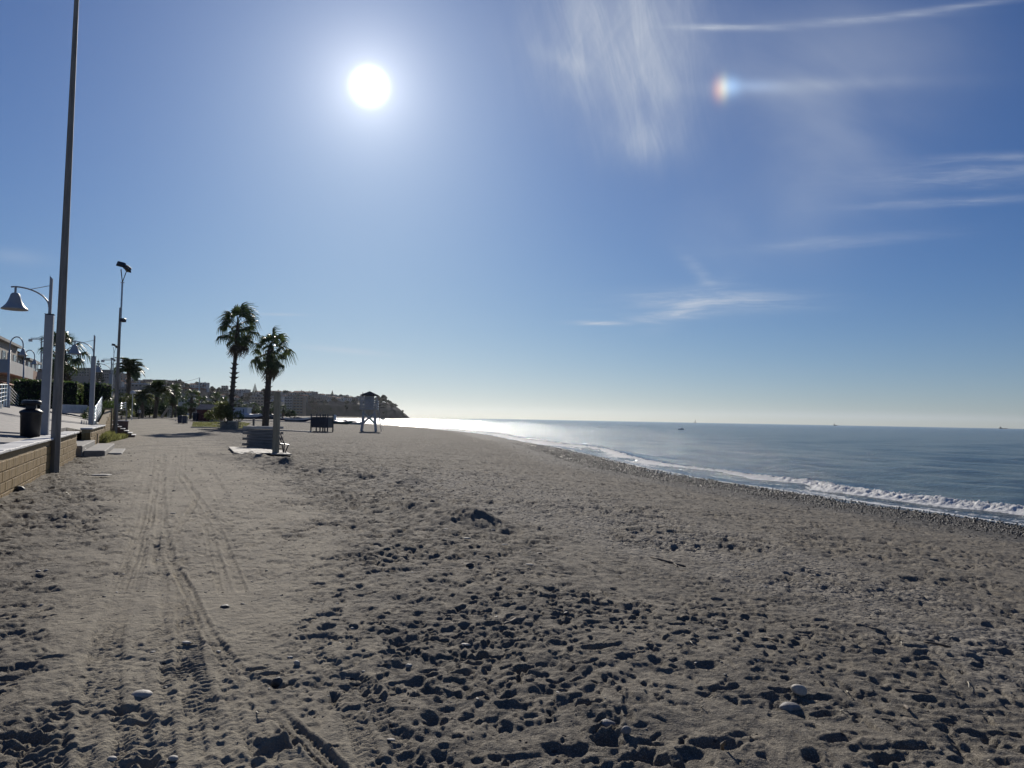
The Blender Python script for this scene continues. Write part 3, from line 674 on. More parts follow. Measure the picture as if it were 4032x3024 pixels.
def pebbles(name, pos, size, mats, flat=0.5, seed=1, fine=True):
    """many small stones as one mesh; pos (n,3), size (n,)"""
    rs = np.random.RandomState(seed); n = len(pos)
    BV, BF = (ICO_V, ICO_F) if fine else (OCT_V, OCT_F); nb = len(BV)
    v = np.repeat(BV[None], n, 0) * (0.8 + 0.4 * rs.rand(n, nb, 1))
    v = v * np.stack([0.7 + 0.6 * rs.rand(n), 0.5 + 0.5 * rs.rand(n), flat * (0.6 + 0.7 * rs.rand(n))], -1)[:, None, :] * size[:, None, None]
    a_ = rs.rand(n) * 2 * PI; c_, s_ = np.cos(a_)[:, None], np.sin(a_)[:, None]
    v = np.stack([v[..., 0] * c_ - v[..., 1] * s_, v[..., 0] * s_ + v[..., 1] * c_, v[..., 2]], -1) + pos[:, None, :]
    f = (BF[None] + nb * np.arange(n)[:, None, None]).reshape(-1, 3)
    me = np_mesh(name, v.reshape(-1, 3), f, mats, smooth=False)
    me.polygons.foreach_set('material_index', np.repeat(rs.randint(0, len(mats), n), len(BF)).astype(np.int32)); return me
M_WETST = [mat('wet_dark_stone', (0.030, 0.030, 0.032), 0.55, 0.4, 8, spec=0.3), mat('wet_grey_stone', (0.060, 0.057, 0.053), 0.6, 0.4, 8, spec=0.6), mat('wet_black_stone', (0.018, 0.019, 0.022), 0.40, 0.4, 8, spec=0.35)]
M_DRYST = [mat('dry_grey_stone', (0.20, 0.19, 0.18), 0.8, 0.35, 10), mat('dry_dark_stone', (0.085, 0.08, 0.078), 0.75, 0.35, 10), mat('dry_brown_stone', (0.15, 0.12, 0.09), 0.8, 0.35, 10), mat('bark_chip', (0.05, 0.04, 0.032), 0.9, 0.4, 10)]
prs = np.random.RandomState(4)
n = 34000; k_ = a0 + (np.interp(75, fy, fine) - a0) * prs.rand(n) ** 1.5; o_ = np.where(prs.rand(n) < 0.8, prs.rand(n) * 4.2, prs.rand(n) ** 1.5 * 6.2) - 0.4 + 0.5 * vnoise(k_ * 0.5, k_ * 0, 3)
px_ = np.interp(k_, aa, ax_) - np.interp(k_, aa, nx) * o_; py_ = np.interp(k_, aa, ay_) - np.interp(k_, aa, ny) * o_
sz_ = 0.014 + 0.034 * prs.rand(n) ** 3; sz_ *= np.interp(o_, [0, 3, 5], [1.25, 1.0, 0.7]) * np.clip(np.hypot(px_, py_) / 24, 1.0, 1.3)
tag(link('shingle', pebbles('shingle', np.stack([px_, py_, np.array([bz(a_, b_) for a_, b_ in zip(px_, py_)]) + sz_ * 0.3], -1), sz_, M_WETST, 0.65, 5, False)), 'wet dark shingle along the waterline', 'shingle', kind='stuff')
# dry gravel, bark and shell scattered over the upper beach
pts = []
while len(pts) < 17000:
    r0 = 3.2 * (34 / 3.2) ** prs.rand(900); t0 = np.radians(-38 + 76 * prs.rand(900)); x_, y_ = r0 * np.sin(t0), r0 * np.cos(t0)
    for x1, y1, r1 in zip(x_, y_, r0):
        g_ = float(samp(gravel, x1, y1)); w_ = 0.14 + 0.8 * g_ + 0.16 * float(samp(band, x1, y1)) - 0.05 * float(samp(road, x1, y1))
        cl_ = float(vnoise(np.array(x1 * 1.5), np.array(y1 * 1.5), 23))
        if prs.rand() < w_ * (0.2 + 1.4 * cl_ ** 2): pts.append((x1, y1, r1))
pts = np.array(pts[:17000]); hz = np.array([bz(a_, b_) for a_, b_, _ in pts])
sz_ = (0.004 + 0.010 * prs.rand(len(pts)) ** 2.5) * np.clip(pts[:, 2] / 6.5, 0.75, 3.4)
tag(link('gravel', pebbles('gravel', np.stack([pts[:, 0], pts[:, 1], hz + sz_ * 0.15], -1), sz_, M_DRYST, 0.42, 6, False)), 'scattered gravel bark and shell bits strewn over the sand', 'gravel', kind='stuff')

# ================================================================ PROMENADE, WALLS AND STEPS
WD = Vector((-0.4333, 0.9013, 0)).normalized(); WN = Vector((-WD.y, WD.x, 0)); W0 = Vector((-8.9, 12.9, 0))    # along the wall / inland
WRZ = math.atan2(WD.y, WD.x)
def F(s, n, z=0.0): q = W0 + WD * s + WN * n; return Vector((q.x, q.y, z))
def prom_z(n): return 0.72 + 0.20 * min(max(n, 0), 6.2)
def onprom(px, py):
    """point of the sloping promenade seen at a pixel"""
    d = ray(px, py); best = None
    for k in range(1500):
        t = 13 + k * 0.08; q = Vector((d.x / d.y * t, t, 0)); n = (q - W0).dot(WN); e = CAMH + d.z / d.y * t - prom_z(n)
        if n > 0.2 and e <= 0.0: return Vector((q.x, q.y, prom_z(n)))
        if n > 0.2 and (best is None or e < best[0]): best = (e, Vector((q.x, q.y, prom_z(n))))
    return best[1]
M_PAVE = bpy.data.materials.new('promenade_paving'); M_PAVE.use_nodes = True
T = NT(M_PAVE.node_tree); p = T.n['Principled BSDF']; P = T.node('ShaderNodeTexCoord').outputs['Object']
br = T.node('ShaderNodeTexBrick'); T.put(br.inputs['Vector'], P); br.inputs['Scale'].default_value = 1.0
br.inputs['Brick Width'].default_value = 0.4; br.inputs['Row Height'].default_value = 0.2; br.inputs['Mortar Size'].default_value = 0.012; br.inputs['Bias'].default_value = 0.0
br.inputs['Color1'].default_value = (0.185, 0.165, 0.15, 1); br.inputs['Color2'].default_value = (0.10, 0.094, 0.09, 1); br.inputs['Mortar'].default_value = (0.13, 0.12, 0.11, 1)
T.put(p.inputs['Base Color'], T.mix(T.ramp(T.noise(P, 0.9, 5), 0.35, 0.7, 0, 0.45), br.outputs[0], (0.145, 0.123, 0.108))); p.inputs['Roughness'].default_value = 0.75
mb = MB(); ns = [0.32, 6.2, 40.0]; zs = [prom_z(0.32), prom_z(6.2), prom_z(6.2)]
for s0, s1 in ((-14, 14.5), (14.5, 20.7), (20.7, 36.6), (36.6, 53.0)):
    n0 = 0.32 if (s0, s1) != (14.5, 20.7) else 0.9
    vv = []
    for s in (s0, s1):
        for n, z in zip([n0] + ns[1:], [prom_z(n0)] + zs[1:]): vv.append((s, n, z))
    vv += [(s0, n0, -0.4), (s1, n0, -0.4)]
    mb.add(vv, [(0, 3, 4, 1), (1, 4, 5, 2), (6, 7, 3, 0)])
o = mb.build('promenade', M_PAVE); o.location = W0; o.rotation_euler = (0, 0, WRZ)
tag(o, 'paved promenade of grey and pinkish slabs sloping up behind the wall', 'promenade', kind='structure')

# block wall: a core with each block proud of the joints, and coping stones
blk = []
for k in range(3):
    m = MB(); m.box(0.0, 0.688, 0, 0.10, 0, 0.189, 0.008 + 0.003 * k); blk.append(m.mesh('block', M_BLOCK))
capm = []
for k in range(3):
    m = MB(); m.box(0.0, 0.595, 0, 0.46, 0, 0.055 + 0.004 * k, 0.012); capm.append(m.mesh('coping_stone', M_CAP))
def block_wall(name, label, s0, s1, ztop=lambda s: 0.82, cap=True, thick=0.34, z0=-0.12):
    w = thing(name, label, 'wall', W0, WRZ)
    n = int((s1 - s0) / 0.7)
    mb = MB()
    for i in range(n):
        a, b_ = s0 + i * 0.7, s0 + (i + 1) * 0.7
        zt0, zt1 = ztop(a) - 0.004, ztop(b_) - 0.004
        mb.add([(a, 0.02, z0), (b_, 0.02, z0), (b_, thick, z0), (a, thick, z0), (a, 0.02, zt0), (b_, 0.02, zt1), (b_, thick, zt1), (a, thick, zt0)],
               [(0, 1, 5, 4), (2, 3, 7, 6), (4, 5, 6, 7), (3, 0, 4, 7), (1, 2, 6, 5)])
    mb.build('core', M_MORTAR, w)
    row = 0; zc = z0
    while zc < 3:
        off_ = 0.35 if row % 2 else 0.0
        for i in range(-1, n + 1):
            a = s0 + i * 0.7 + off_
            if a < s0 - 0.01 or a + 0.68 > s1 + 0.05: continue
            if zc + 0.19 > min(ztop(a), ztop(a + 0.68)) + 0.03: continue
            o = link('block', rnd.choice(blk), w, (a + 0.01, rnd.uniform(-0.004, 0.004), zc + 0.005))
        row += 1; zc += 0.2
    # end face blocks
    for r_ in range(int((ztop(s0) - z0) / 0.2)):
        for q_ in range(1):
            o = link('block', blk[0], w, (s0 - 0.012, 0.32, z0 + 0.2 * r_ + 0.005), -PI / 2); o.scale = (0.44, 1, 1)
    if cap:
        for i in range(int((s1 - s0) / 0.6)):
            a = s0 + i * 0.6 - 0.03
            link('coping_stone', rnd.choice(capm), w, (a, -0.06 + rnd.uniform(-0.006, 0.006), ztop(a) + rnd.uniform(0.0, 0.006)))
    return w
block_wall('block_wall', 'long low tan block wall with white coping beside the tall bare pole', -10.0, 14.6)
block_wall('block_wall', 'low tan block wall with white coping between the concrete steps and the rising parapet', 20.6, 30.1)
pw = block_wall('block_wall', 'tan block parapet with a top edge that rises towards the floodlight mast', 30.15, 36.6, ztop=lambda s: 0.9 + max(0.0, (s - 30.15)) * 0.128, cap=False, z0=-0.12)
mb = MB(); mb.box(36.62, 36.95, -0.04, 0.42, -0.15, 1.80, 0.02); mb.build('end_pier', mat('tan_render', (0.40, 0.29, 0.16), 0.85, 0.2, 3, 0.2), pw)

# concrete steps through the gap in the wall
st = thing('concrete_stair', 'worn pale concrete steps through the gap in the block wall', 'steps', W0, WRZ)
for (n0, n1, z0, z1, s0, s1) in ((0.55, 1.9, -0.2, 0.56, 14.75, 20.5), (-0.15, 0.54, -0.2, 0.37, 14.75, 20.9), (-0.85, -0.16, -0.2, 0.19, 14.9, 21.9), (-1.35, -0.86, -0.2, 0.04, 16.2, 20.2)):
    m = MB(); m.box(s0, s1, n0, n1, z0, z1, 0.03); m.build('step', M_CONCRETE, st)
# rolled mat with a pale strap left in front of the steps
q0, q1 = GT(273, 1792), GT(331, 1789); q0.z = bz(q0.x, q0.y) + 0.13; q1.z = bz(q1.x, q1.y) + 0.13
rm = thing('rolled_mat', 'black rolled mat with a pale strap lying before the concrete steps', 'mat roll', (q0 + q1) / 2)
c_ = (q0 + q1) / 2
m = MB()
prof = [0.11, 0.135, 0.14, 0.138, 0.14, 0.14, 0.136, 0.11]; m.tube([(q0 - c_).lerp(q1 - c_, k / 7.0) for k in range(8)], prof, 14); m.build('mat', M_BLACK, rm, True)
m = MB(); m.tube([(q0 - c_).lerp(q1 - c_, t) for t in (0.40, 0.46)], 0.144, 14); m.build('strap', M_WHITEPAINT, rm)

# stair from the promenade down to the sand at the floodlight mast
sr = thing('brick_stair', 'dark brick stair with pale treads leading down to the sand by the mast', 'stairs', W0, WRZ)
M_DBRICK = mat('dark_red_brown_brick', (0.115, 0.075, 0.062), 0.9, 0.3, 3, 0.3, 30)
for k in range(6):
    m = MB(); m.box(37.35, 39.2, -0.25 - 0.21 * k, 0.1 if k == 0 else -0.25 - 0.21 * (k - 1), -0.2, 0.80 - 0.13 * k - 0.05, 0.0); m.build('riser_block', M_DBRICK, sr)
    m = MB(); m.box(37.31, 39.22, -0.29 - 0.21 * k, 0.1 if k == 0 else -0.26 - 0.21 * (k - 1), 0.80 - 0.13 * k - 0.049, 0.80 - 0.13 * k, 0.01); m.build('tread', M_CAP, sr)
m = MB(); m.box(39.25, 39.55, -0.85, 0.15, -0.2, 0.98, 0.0); m.build('side_wall', M_DBRICK, sr)
m = MB(); m.box(39.2, 39.6, -0.90, 0.18, 0.982, 1.03, 0.01); m.build('coping', M_CAP, sr)
m = MB(); m.tube([F(39.4, -0.72) - W0 + Vector((0, 0, 1.0)), F(39.4, -0.72) - W0 + Vector((0, 0, 1.75))], 0.05)
o = m.build('rail_post', M_CONCRETE, sr); o.rotation_euler = (0, 0, -WRZ)
m = MB()
for zz_ in (1.35, 1.70): m.tube([F(39.4, -0.72) - W0 + Vector((0, 0, zz_)), F(39.4, 0.1) - W0 + Vector((0, 0, zz_))], 0.025, 6)
o = m.build('rail', M_CONCRETE, sr); o.rotation_euler = (0, 0, -WRZ)

# low stubs of pipe against the wall
for s_, lab in ((7.9, 'thin rusty pipe stub standing against the long block wall'), (23.4, 'pale pipe stub standing against the wall beyond the steps')):
    m = MB(); m.tube([(0, 0, -0.1), (0, 0, 0.55)], 0.03); m.tube([(0, 0, 0.55), (0, 0, 0.58)], [0.045, 0.045]); q = F(s_, -0.07)
    o = m.build('pipe_stub', M_POST); o.location = (q.x, q.y, 0); tag(o, lab, 'pipe')

# ---------------------------------------------------------------- bell lamps on pale columns
def bell_lamp():
    t = thing('bell_lamp_post', '', 'lamp post')
    m = MB(); m.box(-0.145, 0.145, -0.115, 0.115, -0.3, 3.70, 0.012); c = m.build('column', M_LAMPGREY, t)
    m = MB(); m.box(0.146, 0.152, -0.09, 0.09, 0.05, 2.9, 0.002); m.build('cover_plate', M_LAMPGREY, c)
    m = MB(); m.box(-0.13, 0.13, -0.13, 0.13, 3.715, 3.735, 0.004); m.build('top_plate', M_DARKMETAL, t)
    m = MB(); m.add([(-.042, -.042, 3.735), (.042, -.042, 3.735), (.042, .042, 3.735), (-.042, .042, 3.735), (-.042, -.042, 4.83), (.042, -.042, 4.83), (.042, .042, 4.93), (-.042, .042, 4.93)],
                    [(0, 1, 5, 4), (1, 2, 6, 5), (2, 3, 7, 6), (3, 0, 4, 7), (4, 5, 6, 7)]); m.build('mast', M_LAMPGREY, t)
    pts = [(0, 0.03 + 0.90 * (1 - math.cos(a)) , 3.95 + 0.56 * math.sin(a)) for a in [k * PI / 2 / 12 for k in range(12)]] + [(0, 0.90, 4.510), (0, 0.96, 4.505), (0, 1.04, 4.49)]
    m = MB(); m.tube(pts, 0.024, 8); m.build('arm', M_LAMPGREY, t, True)
    m = MB(); m.tube([(0, 0.04, 4.62), (0, 0.58, 4.45)], 0.010, 6); m.build('stay', M_STEEL, t)
    m = MB(); m.tube([(0, 0.92, 4.51), (0, 0.92, 4.30)], 0.032, 8); m.build('hanger', M_LAMPGREY, t)
    m = MB(); m.lathe([(0.05, 4.42), (0.085, 4.41), (0.12, 4.37), (0.145, 4.28), (0.18, 4.17), (0.235, 4.06), (0.305, 3.975), (0.352, 3.935), (0.356, 3.90), (0.33, 3.905), (0.21, 4.02), (0.02, 4.05)], 28, (0, 0.92, -0.10)); m.build('bell_shade', M_LAMPGREY, t, True)
    return t
L1 = bell_lamp(); lamps = [(onprom(173, 1712), 'tall bell lamp on a pale column beside the black bin', WRZ), (onprom(357, 1672), 'bell lamp on a pale column behind the white stair railing', WRZ), (F(52, 0.9, prom_z(0.9)), 'bell lamp on a pale column hidden by the floodlight mast', WRZ)]
for i, (q, lab, rz) in enumerate(lamps):
    o = L1 if i == 0 else copy_tree(L1)
    o.location = q; o.rotation_euler = (0, 0, rz); tag(o, lab, 'lamp post', 'bell lamps along the promenade wall')
# gooseneck lamps
def goose():
    t = thing('gooseneck_lamp_post', '', 'lamp post')
    m = MB(); m.lathe([(0.15, -0.3), (0.15, 0.1), (0.11, 0.45), (0.075, 0.95), (0.06, 1.0), (0.055, 3.2)], 12); m.build('column', M_LAMPGREY, t, True)
    pts = [(0, 0, 3.0)] + [(0, 0.325 - 0.325 * math.cos(a), 3.45 + 0.5 * math.sin(a)) for a in [k * PI / 14 for k in range(15)]] + [(0, 0.65, 3.3)]
    m = MB(); m.tube(pts, 0.032, 8); m.build('neck', M_LAMPGREY, t, True)
    m = MB(); m.lathe([(0.035, 3.33), (0.06, 3.31), (0.09, 3.20), (0.14, 3.05), (0.21, 2.96), (0.225, 2.93), (0.19, 2.94), (0.02, 2.99)], 20, (0, 0.65, 0)); m.build('bell_shade', M_LAMPGREY, t, True)
    return t
g1 = goose(); q = onprom(27, 1604); g1.location = q; g1.rotation_euler = (0, 0, -PI / 2 + 0.25); tag(g1, 'gooseneck lamp by the curved white railing', 'lamp post', 'gooseneck lamps on the plaza')
g2 = copy_tree(g1); g2.location = onprom(87, 1591); tag(g2, 'gooseneck lamp in front of the clipped hedge', 'lamp post', 'gooseneck lamps on the plaza')

# ---------------------------------------------------------------- litter bin
q = onprom(118, 1722)
bn = thing('litter_bin', 'black hooded litter bin standing behind the white coping', 'bin', q, WRZ)
m = MB(); m.lathe([(0.20, 0.0), (0.235, 0.03), (0.255, 0.62), (0.262, 0.64), (0.285, 0.67), (0.28, 0.71), (0.20, 0.76), (0.13, 0.79)], 24); m.build('body', M_BLACK, bn, True)
m = MB(); m.box(-0.12, 0.12, -0.12, 0.12, 0.75, 0.95, 0.02); m.build('neck', M_BLACK, bn)
m = MB(); m.lathe([(0.235, 0.90), (0.245, 0.905), (0.235, 0.995), (0.20, 1.01)], 24); m.build('hood', M_BLACK, bn, True)
m = MB(); m.lathe([(0.20, 1.012), (0.20, 1.02), (0.19, 1.022)], 24); m.build('ash_plate', M_BRIGHTSTEEL, bn)

# ---------------------------------------------------------------- tall masts
def mast(label, pos, h, r0, r1, split, lights=True, thin=False, scale=1.0):
    t = thing('floodlight_mast', label, 'mast', pos)
    pts = [(0, 0, -0.3)] + [(0, 0, split * k / 6.0) for k in range(7)]
    m = MB(); m.tube(pts, [r0] + [r0 + (r1 - r0) * k / 6.0 for k in range(7)], 6)
    o = m.build('pole', M_POLE if not thin else M_DARKMETAL, t); o.rotation_euler = (0, 0, 0.5)
    if lights:
        m = MB(); m.tube([(0.05, 0, split - 1.2), (0.05, 0, h - 1.15)], 0.055 * scale, 8); m.tube([(0.05, 0, h - 1.17), (0.05, 0, h - 1.14)], 0.12 * scale, 10); u = m.build('upper_tube', M_STEEL, t)
        m = MB()
        for a in range(3): m.tube([(0.05, 0, h - 1.15), (0.05 + 0.22 * math.cos(2.1 * a + 2.6), 0.22 * math.sin(2.1 * a + 2.6), h - 0.35)], 0.025, 6)
        m.build('bracket', M_DARKMETAL, t)
        for a, (dx, dy, dz, rx_, rz_) in enumerate(((-0.05, -0.05, -0.02, 0.9, 0.4), (0.38, -0.1, -0.35, -0.75, -0.6), (0.2, 0.25, -0.2, 0.6, 2.4))):
            m = MB(); m.box(-0.25, 0.25, -0.20, 0.20, -0.06, 0.02, 0.02); m.box(-0.21, 0.21, -0.17, 0.17, 0.0, 0.08, 0.03); f = m.build('floodlight', M_DARKMETAL, t)
            f.location = (dx, dy, h + dz); f.rotation_euler = (rx_, 0.2, rz_); f.scale = (scale,) * 3
        if split > 5:
            m = MB(); m.box(0.06, 0.36, -0.12, 0.12, split - 0.9, split - 0.66, 0.04); m.build('floodlight', M_DARKMETAL, t)
    return t
q = GT(213, 1856); mast('tall bare weathered pole rising beside the long block wall', (q.x, q.y, bz(q.x, q.y) - 0.05), 17.5, 0.135, 0.045, 16.2)
q = GT(452, 1722); mast('floodlight mast with angled floodlights standing at the brick stair', (q.x, q.y, gz(q.x, q.y)), hat(475, 1040, q.y), 0.15, 0.075, hat(475, 1262, q.y) + 0.8)
for px, py, d_, lab in ((449, 1357, 104, 'thin distant floodlight mast seen beside the clipped hedge'), (443, 1412, 131, 'thinner and more distant floodlight mast by the tower crane')):
    b_ = atx(px, py, d_); mast(lab, (b_.x, b_.y, 0.5), b_.z - 0.5, 0.11, 0.06, 3.0, True, True, 0.9)

# ---------------------------------------------------------------- white tube railings
def railing(label, pts, posts=None, hgt=0.95, nr_=5, mt=None):
    base_ = Vector(pts[0]); t = thing('tube_railing', label, 'railing', base_)
    P_ = [Vector(p_) - base_ for p_ in pts]
    for k in range(nr_):
        m = MB(); m.tube([p_ + Vector((0, 0, hgt * (k + 1) / nr_)) for p_ in P_], 0.030 if k == nr_ - 1 else 0.020, 6); m.build('rail', mt or M_BRIGHTSTEEL, t, True)
    for p_ in (posts or P_):
        m = MB(); m.tube([p_ + Vector((0, 0, -0.15)), p_ + Vector((0, 0, hgt))], 0.03, 6); m.build('post', mt or M_BRIGHTSTEEL, t)
    return t
def curve(a, b_, c_, n=7): return [Vector(a) * (1 - t) ** 2 + Vector(b_) * 2 * t * (1 - t) + Vector(c_) * t * t for t in [k / (n - 1) for k in range(n)]]
a_ = onprom(-60, 1640); b_ = onprom(24, 1606); railing('curved white tube railing climbing past the gooseneck lamp', curve(a_, (a_ + b_) / 2 + Vector((0, 0, .25)), b_ + Vector((0, 0, .25))), hgt=1.0)
c_ = onprom(34, 1602); d_ = onprom(104, 1593); railing('straight white tube railing running down to the hedge', [c_ + Vector((0, 0, .25)), c_ + Vector((-0.3, 0.5, .25)), d_ + Vector((0, 0, -0.9))], hgt=0.9, mt=M_WHITEPAINT)
a_ = F(30.5, 0.55, prom_z(0.5)); b_ = F(39.5, 0.75, prom_z(0.8) + 0.15); railing('bowed white tube railing on the promenade edge above the parapet', curve(a_ + Vector((0, 0, 0.0)), (a_ + b_) / 2 + Vector((0, 0, 0.25)), b_ + Vector((0, 0, 0.55)), 8), hgt=0.95)
a_ = onprom(341, 1622); railing('short white railing standing behind the second bell lamp', curve(a_, a_ + Vector((-0.3, 2.0, 0.3)), a_ + Vector((-1.6, 6.5, 0.9))), hgt=1.1)
a_ = atx(462, 1606, 74); b_ = atx(496, 1592, 80); railing('distant white ramp railing beyond the mast', [Vector((a_.x, a_.y, a_.z - 0.4)), Vector((b_.x, b_.y, b_.z - 0.5))], hgt=0.7, nr_=3)

# raised planting bed on the promenade edge beyond the stair
pb = thing('planting_bed', 'brown raised planting bed on the promenade beyond the brick stair', 'planter bed', W0, WRZ)
m = MB(); m.add([(40.2, 0.3, 0.3), (54.0, 0.3, 0.0), (54.0, 1.5, 0.3), (40.2, 1.5, 0.5), (40.4, 0.4, 1.02), (53.6, 0.4, 1.12), (53.6, 1.4, 1.38), (40.4, 1.4, 1.22)], [(0, 1, 5, 4), (1, 2, 6, 5), (2, 3, 7, 6), (3, 0, 4, 7), (4, 5, 6, 7)]); m.build('soil', mat('brown_bed_soil', (0.115, 0.080, 0.055), 0.95, 0.35, 2, 0.6, 20), pb)

# ================================================================ THINGS ON THE BEACH
def sleeper_planter(label, pos, w, d, h, layers, rz=0.0):
    """log-cabin stack of railway sleepers"""
    t = thing('sleeper_planter', label, 'planter', pos, rz); lh = h / layers; th = 0.20 * w / 1.6
    for k in range(layers):
        z0, z1 = k * lh + (-0.1 if k == 0 else 0.004), (k + 1) * lh
        ext = 0.22 * w / 1.6 if (layers - 1 - k) % 2 == 0 else 0.0
        top = k == layers - 1  # top sleepers paler: the white edge light is put into their colour
        for yy in (-d / 2, d / 2 - th):
            m = MB(); j = rnd.uniform(-0.012, 0.012); m.box(-w / 2 - ext + (0.03 if not ext else 0), w / 2 + ext - (0.03 if not ext else 0), yy + j - (0.0 if ext else -0.03), yy + th + j, z0, z1 - 0.008, 0.008); m.build('sleeper', M_TIMBERTOP if top else M_TIMBER, t)
        for xx in (-w / 2, w / 2 - th):
            m = MB(); e2 = 0.0 if ext else 0.05; m.box(xx, xx + th, -d / 2 + th + 0.005 if ext else -d / 2 + 0.035 + th, d / 2 - th - 0.005, z0, z1 - 0.012, 0.008); m.build('sleeper', M_TIMBER, t)
    m = MB(); m.box(-w / 2 + th, w / 2 - th, -d / 2 + th, d / 2 - th, -0.1, h * 0.86); m.build('soil', mat('planter_soil', (0.10, 0.08, 0.06), 0.95, 0.3, 8, 0.5), t)
    return t
q = GT(1012, 1767); q.y += 0.8
zt = (1767 - 1681) / FPX * q.y
sleeper_planter('empty stacked sleeper planter beside the beach shower post', (q.x, q.y, gz(q.x, q.y)), 1.22, 1.3, zt, 8, 0.06)
# duckboard of pale planks half buried in sand in front of it
dbd = thing('duckboard', 'pale plank duckboard half buried in front of the sleeper planter', 'boardwalk', (0, 0, 0))
A_, B_ = GT(905, 1766), GT(1112, 1783)
n_ = 13; du = (B_ - A_) / n_; dv = GT(928, 1786) - GT(905, 1766)
M_DUCK = mat('worn_duckboard', (0.25, 0.23, 0.20), 0.8, 0.25, 3, 0.3, 25)
for k in range(n_):
    c_ = A_ + du * (k + 0.5); L = 1.0 if k < 3 else rnd.uniform(0.55, 0.8)
    m = MB(); m.beam(c_ + Vector((0, 0, 0.07)), c_ + dv * L + Vector((0, 0, 0.05)), du.length * 0.84, 0.05, 0.006); m.build('plank', M_DUCK, dbd)
D_ = GT(930, 1790) + Vector((0, 0, 0.06)); E_ = GT(978, 1796) + Vector((0, 0, 0.05))
for a_, b_ in ((D_, E_), (D_ + Vector((0.3, 0.35, 0)), E_ + Vector((0.3, 0.35, 0)))):
    m = MB(); m.beam(a_, b_, 0.26, 0.05, 0.006); m.build('plank', M_DUCK, dbd)
q = GT(993, 1806)
m = MB(); m.box(-0.36, 0.36, 0.0, 0.34, -0.1, 0.15, 0.012); o = m.build('step_slab', M_CONCRETE); o.location = (q.x, q.y, gz(q.x, q.y)); o.rotation_euler = (0, 0, -0.08)
tag(o, 'grey concrete step lying at the edge of the pale duckboard', 'step')
# beach shower post
q = GT(1085, 1790); h_ = hat(1100, 1542, q.y) - gz(q.x, q.y)
sp = thing('shower_post', 'tan timber beach shower post with small metal shower heads', 'shower', (q.x, q.y, gz(q.x, q.y)), 0.1)
m = MB(); m.box(-0.115, 0.115, -0.115, 0.115, -0.3, h_, 0.012); m.build('post', M_POST, sp)
m = MB(); m.tube([(-0.21, 0, h_ - 0.36), (0.21, 0, h_ - 0.36)], 0.018, 8); m.build('shower_pipe', M_BRIGHTSTEEL, sp)
for sx_ in (-0.2, 0.2):
    m = MB(); m.lathe([(0.02, h_ - 0.35), (0.05, h_ - 0.38), (0.052, h_ - 0.41), (0.02, h_ - 0.41)], 12, (sx_, 0, 0)); m.build('shower_head', M_BRIGHTSTEEL, sp, True)
# tubular frame beside the shower
q = GT(1118, 1789); d_ = q.y
fr = thing('shower_bench', 'bent steel tube frame with a small white seat beside the shower post', 'bench', (q.x, q.y, gz(q.x, q.y)))
L_ = lambda px, py, dd=0.0: atx(px, py, d_ + dd) - Vector((q.x, q.y, gz(q.x, q.y)))
for pts in ([L_(1093, 1702, .3), L_(1102, 1702, .3), L_(1119, 1748), L_(1118, 1792)], [L_(1093, 1702, .5), L_(1110, 1745, .4), L_(1117, 1790, 0.15)], [L_(1136, 1751), L_(1119, 1790, 0.03)], [L_(1093, 1702, .3), L_(1086, 1790, .5)]):
    m = MB(); m.tube(pts, 0.024, 8); m.build('leg', M_DARKMETAL, fr, True)
m = MB(); a_, b_ = L_(1092, 1745, .15), L_(1139, 1751, .15); m.beam(a_, b_, 0.10, 0.025, 0.006); m.build('seat', M_STEEL, fr)
m = MB(); a_, b_ = L_(1092, 1702, .4), L_(1104, 1703, .4); m.beam(a_, b_, 0.07, 0.03, 0.006); m.build('top_plate', M_WHITEPAINT, fr)

# dark changing screen on posts
q0, q1, q2 = GT(1224, 1700), GT(1262, 1702), GT(1299, 1708)
cs = thing('changing_screen', 'dark navy beach changing screen raised on posts', 'changing cabin', (q0.x, q0.y, gz(q0.x, q0.y)))
top = hat(1224, 1641, q0.y) - 0.0; bot = hat(1224, 1683, q0.y)
org = Vector((q0.x, q0.y, 0)); z0_ = gz(q0.x, q0.y)
wd = 1.78; ax = Vector((1, -0.16, 0)).normalized(); ay = Vector((0.16, 1, 0)).normalized()
def panel(a, b_, nm='panel'):
    m = MB(); m.beam(Vector((a.x, a.y, (top + bot) / 2 - z0_)), Vector((b_.x, b_.y, (top + bot) / 2 - z0_)), 0.03, top - bot, 0.004); m.build(nm, M_NAVY, cs)
c0 = Vector((0, 0, 0)); c1 = ax * 1.22; c2 = ax * 1.72 + ay * -0.12; c3 = ax * 1.72 + ay * 1.2; c4 = ay * 1.2
for a, b_ in ((c0 + ax * 0.05, c1), (c1 + ax * .02 - ay * .06, c2), (c4, c3), (c4, c0 + ay * .6), (c2 + ay * .1, c3)): panel(a, b_)
for c_ in (c0, ax * 0.93, c1, ax * 1.45 - ay * .06, c2 + ax * 0.03, c3 + ay * .05, c4 + ay * .05):
    m = MB(); m.box(c_.x - 0.055, c_.x + 0.055, c_.y - 0.055, c_.y + 0.055, -0.25, top - z0_ + 0.27, 0.006); m.build('post', M_NAVY, cs)
m = MB(); m.beam(Vector((-0.25, -0.1, 0.03)), ax * 1.0 + Vector((0, -0.1, 0.03)), 0.18, 0.08); m.build('foot_board', M_NAVY, cs)
m = MB(); m.beam(ax * 1.15 + Vector((0, -0.3, 0.03)), ax * 1.75 + Vector((0, -0.3, 0.03)), 0.18, 0.08); m.build('foot_board', M_NAVY, cs)

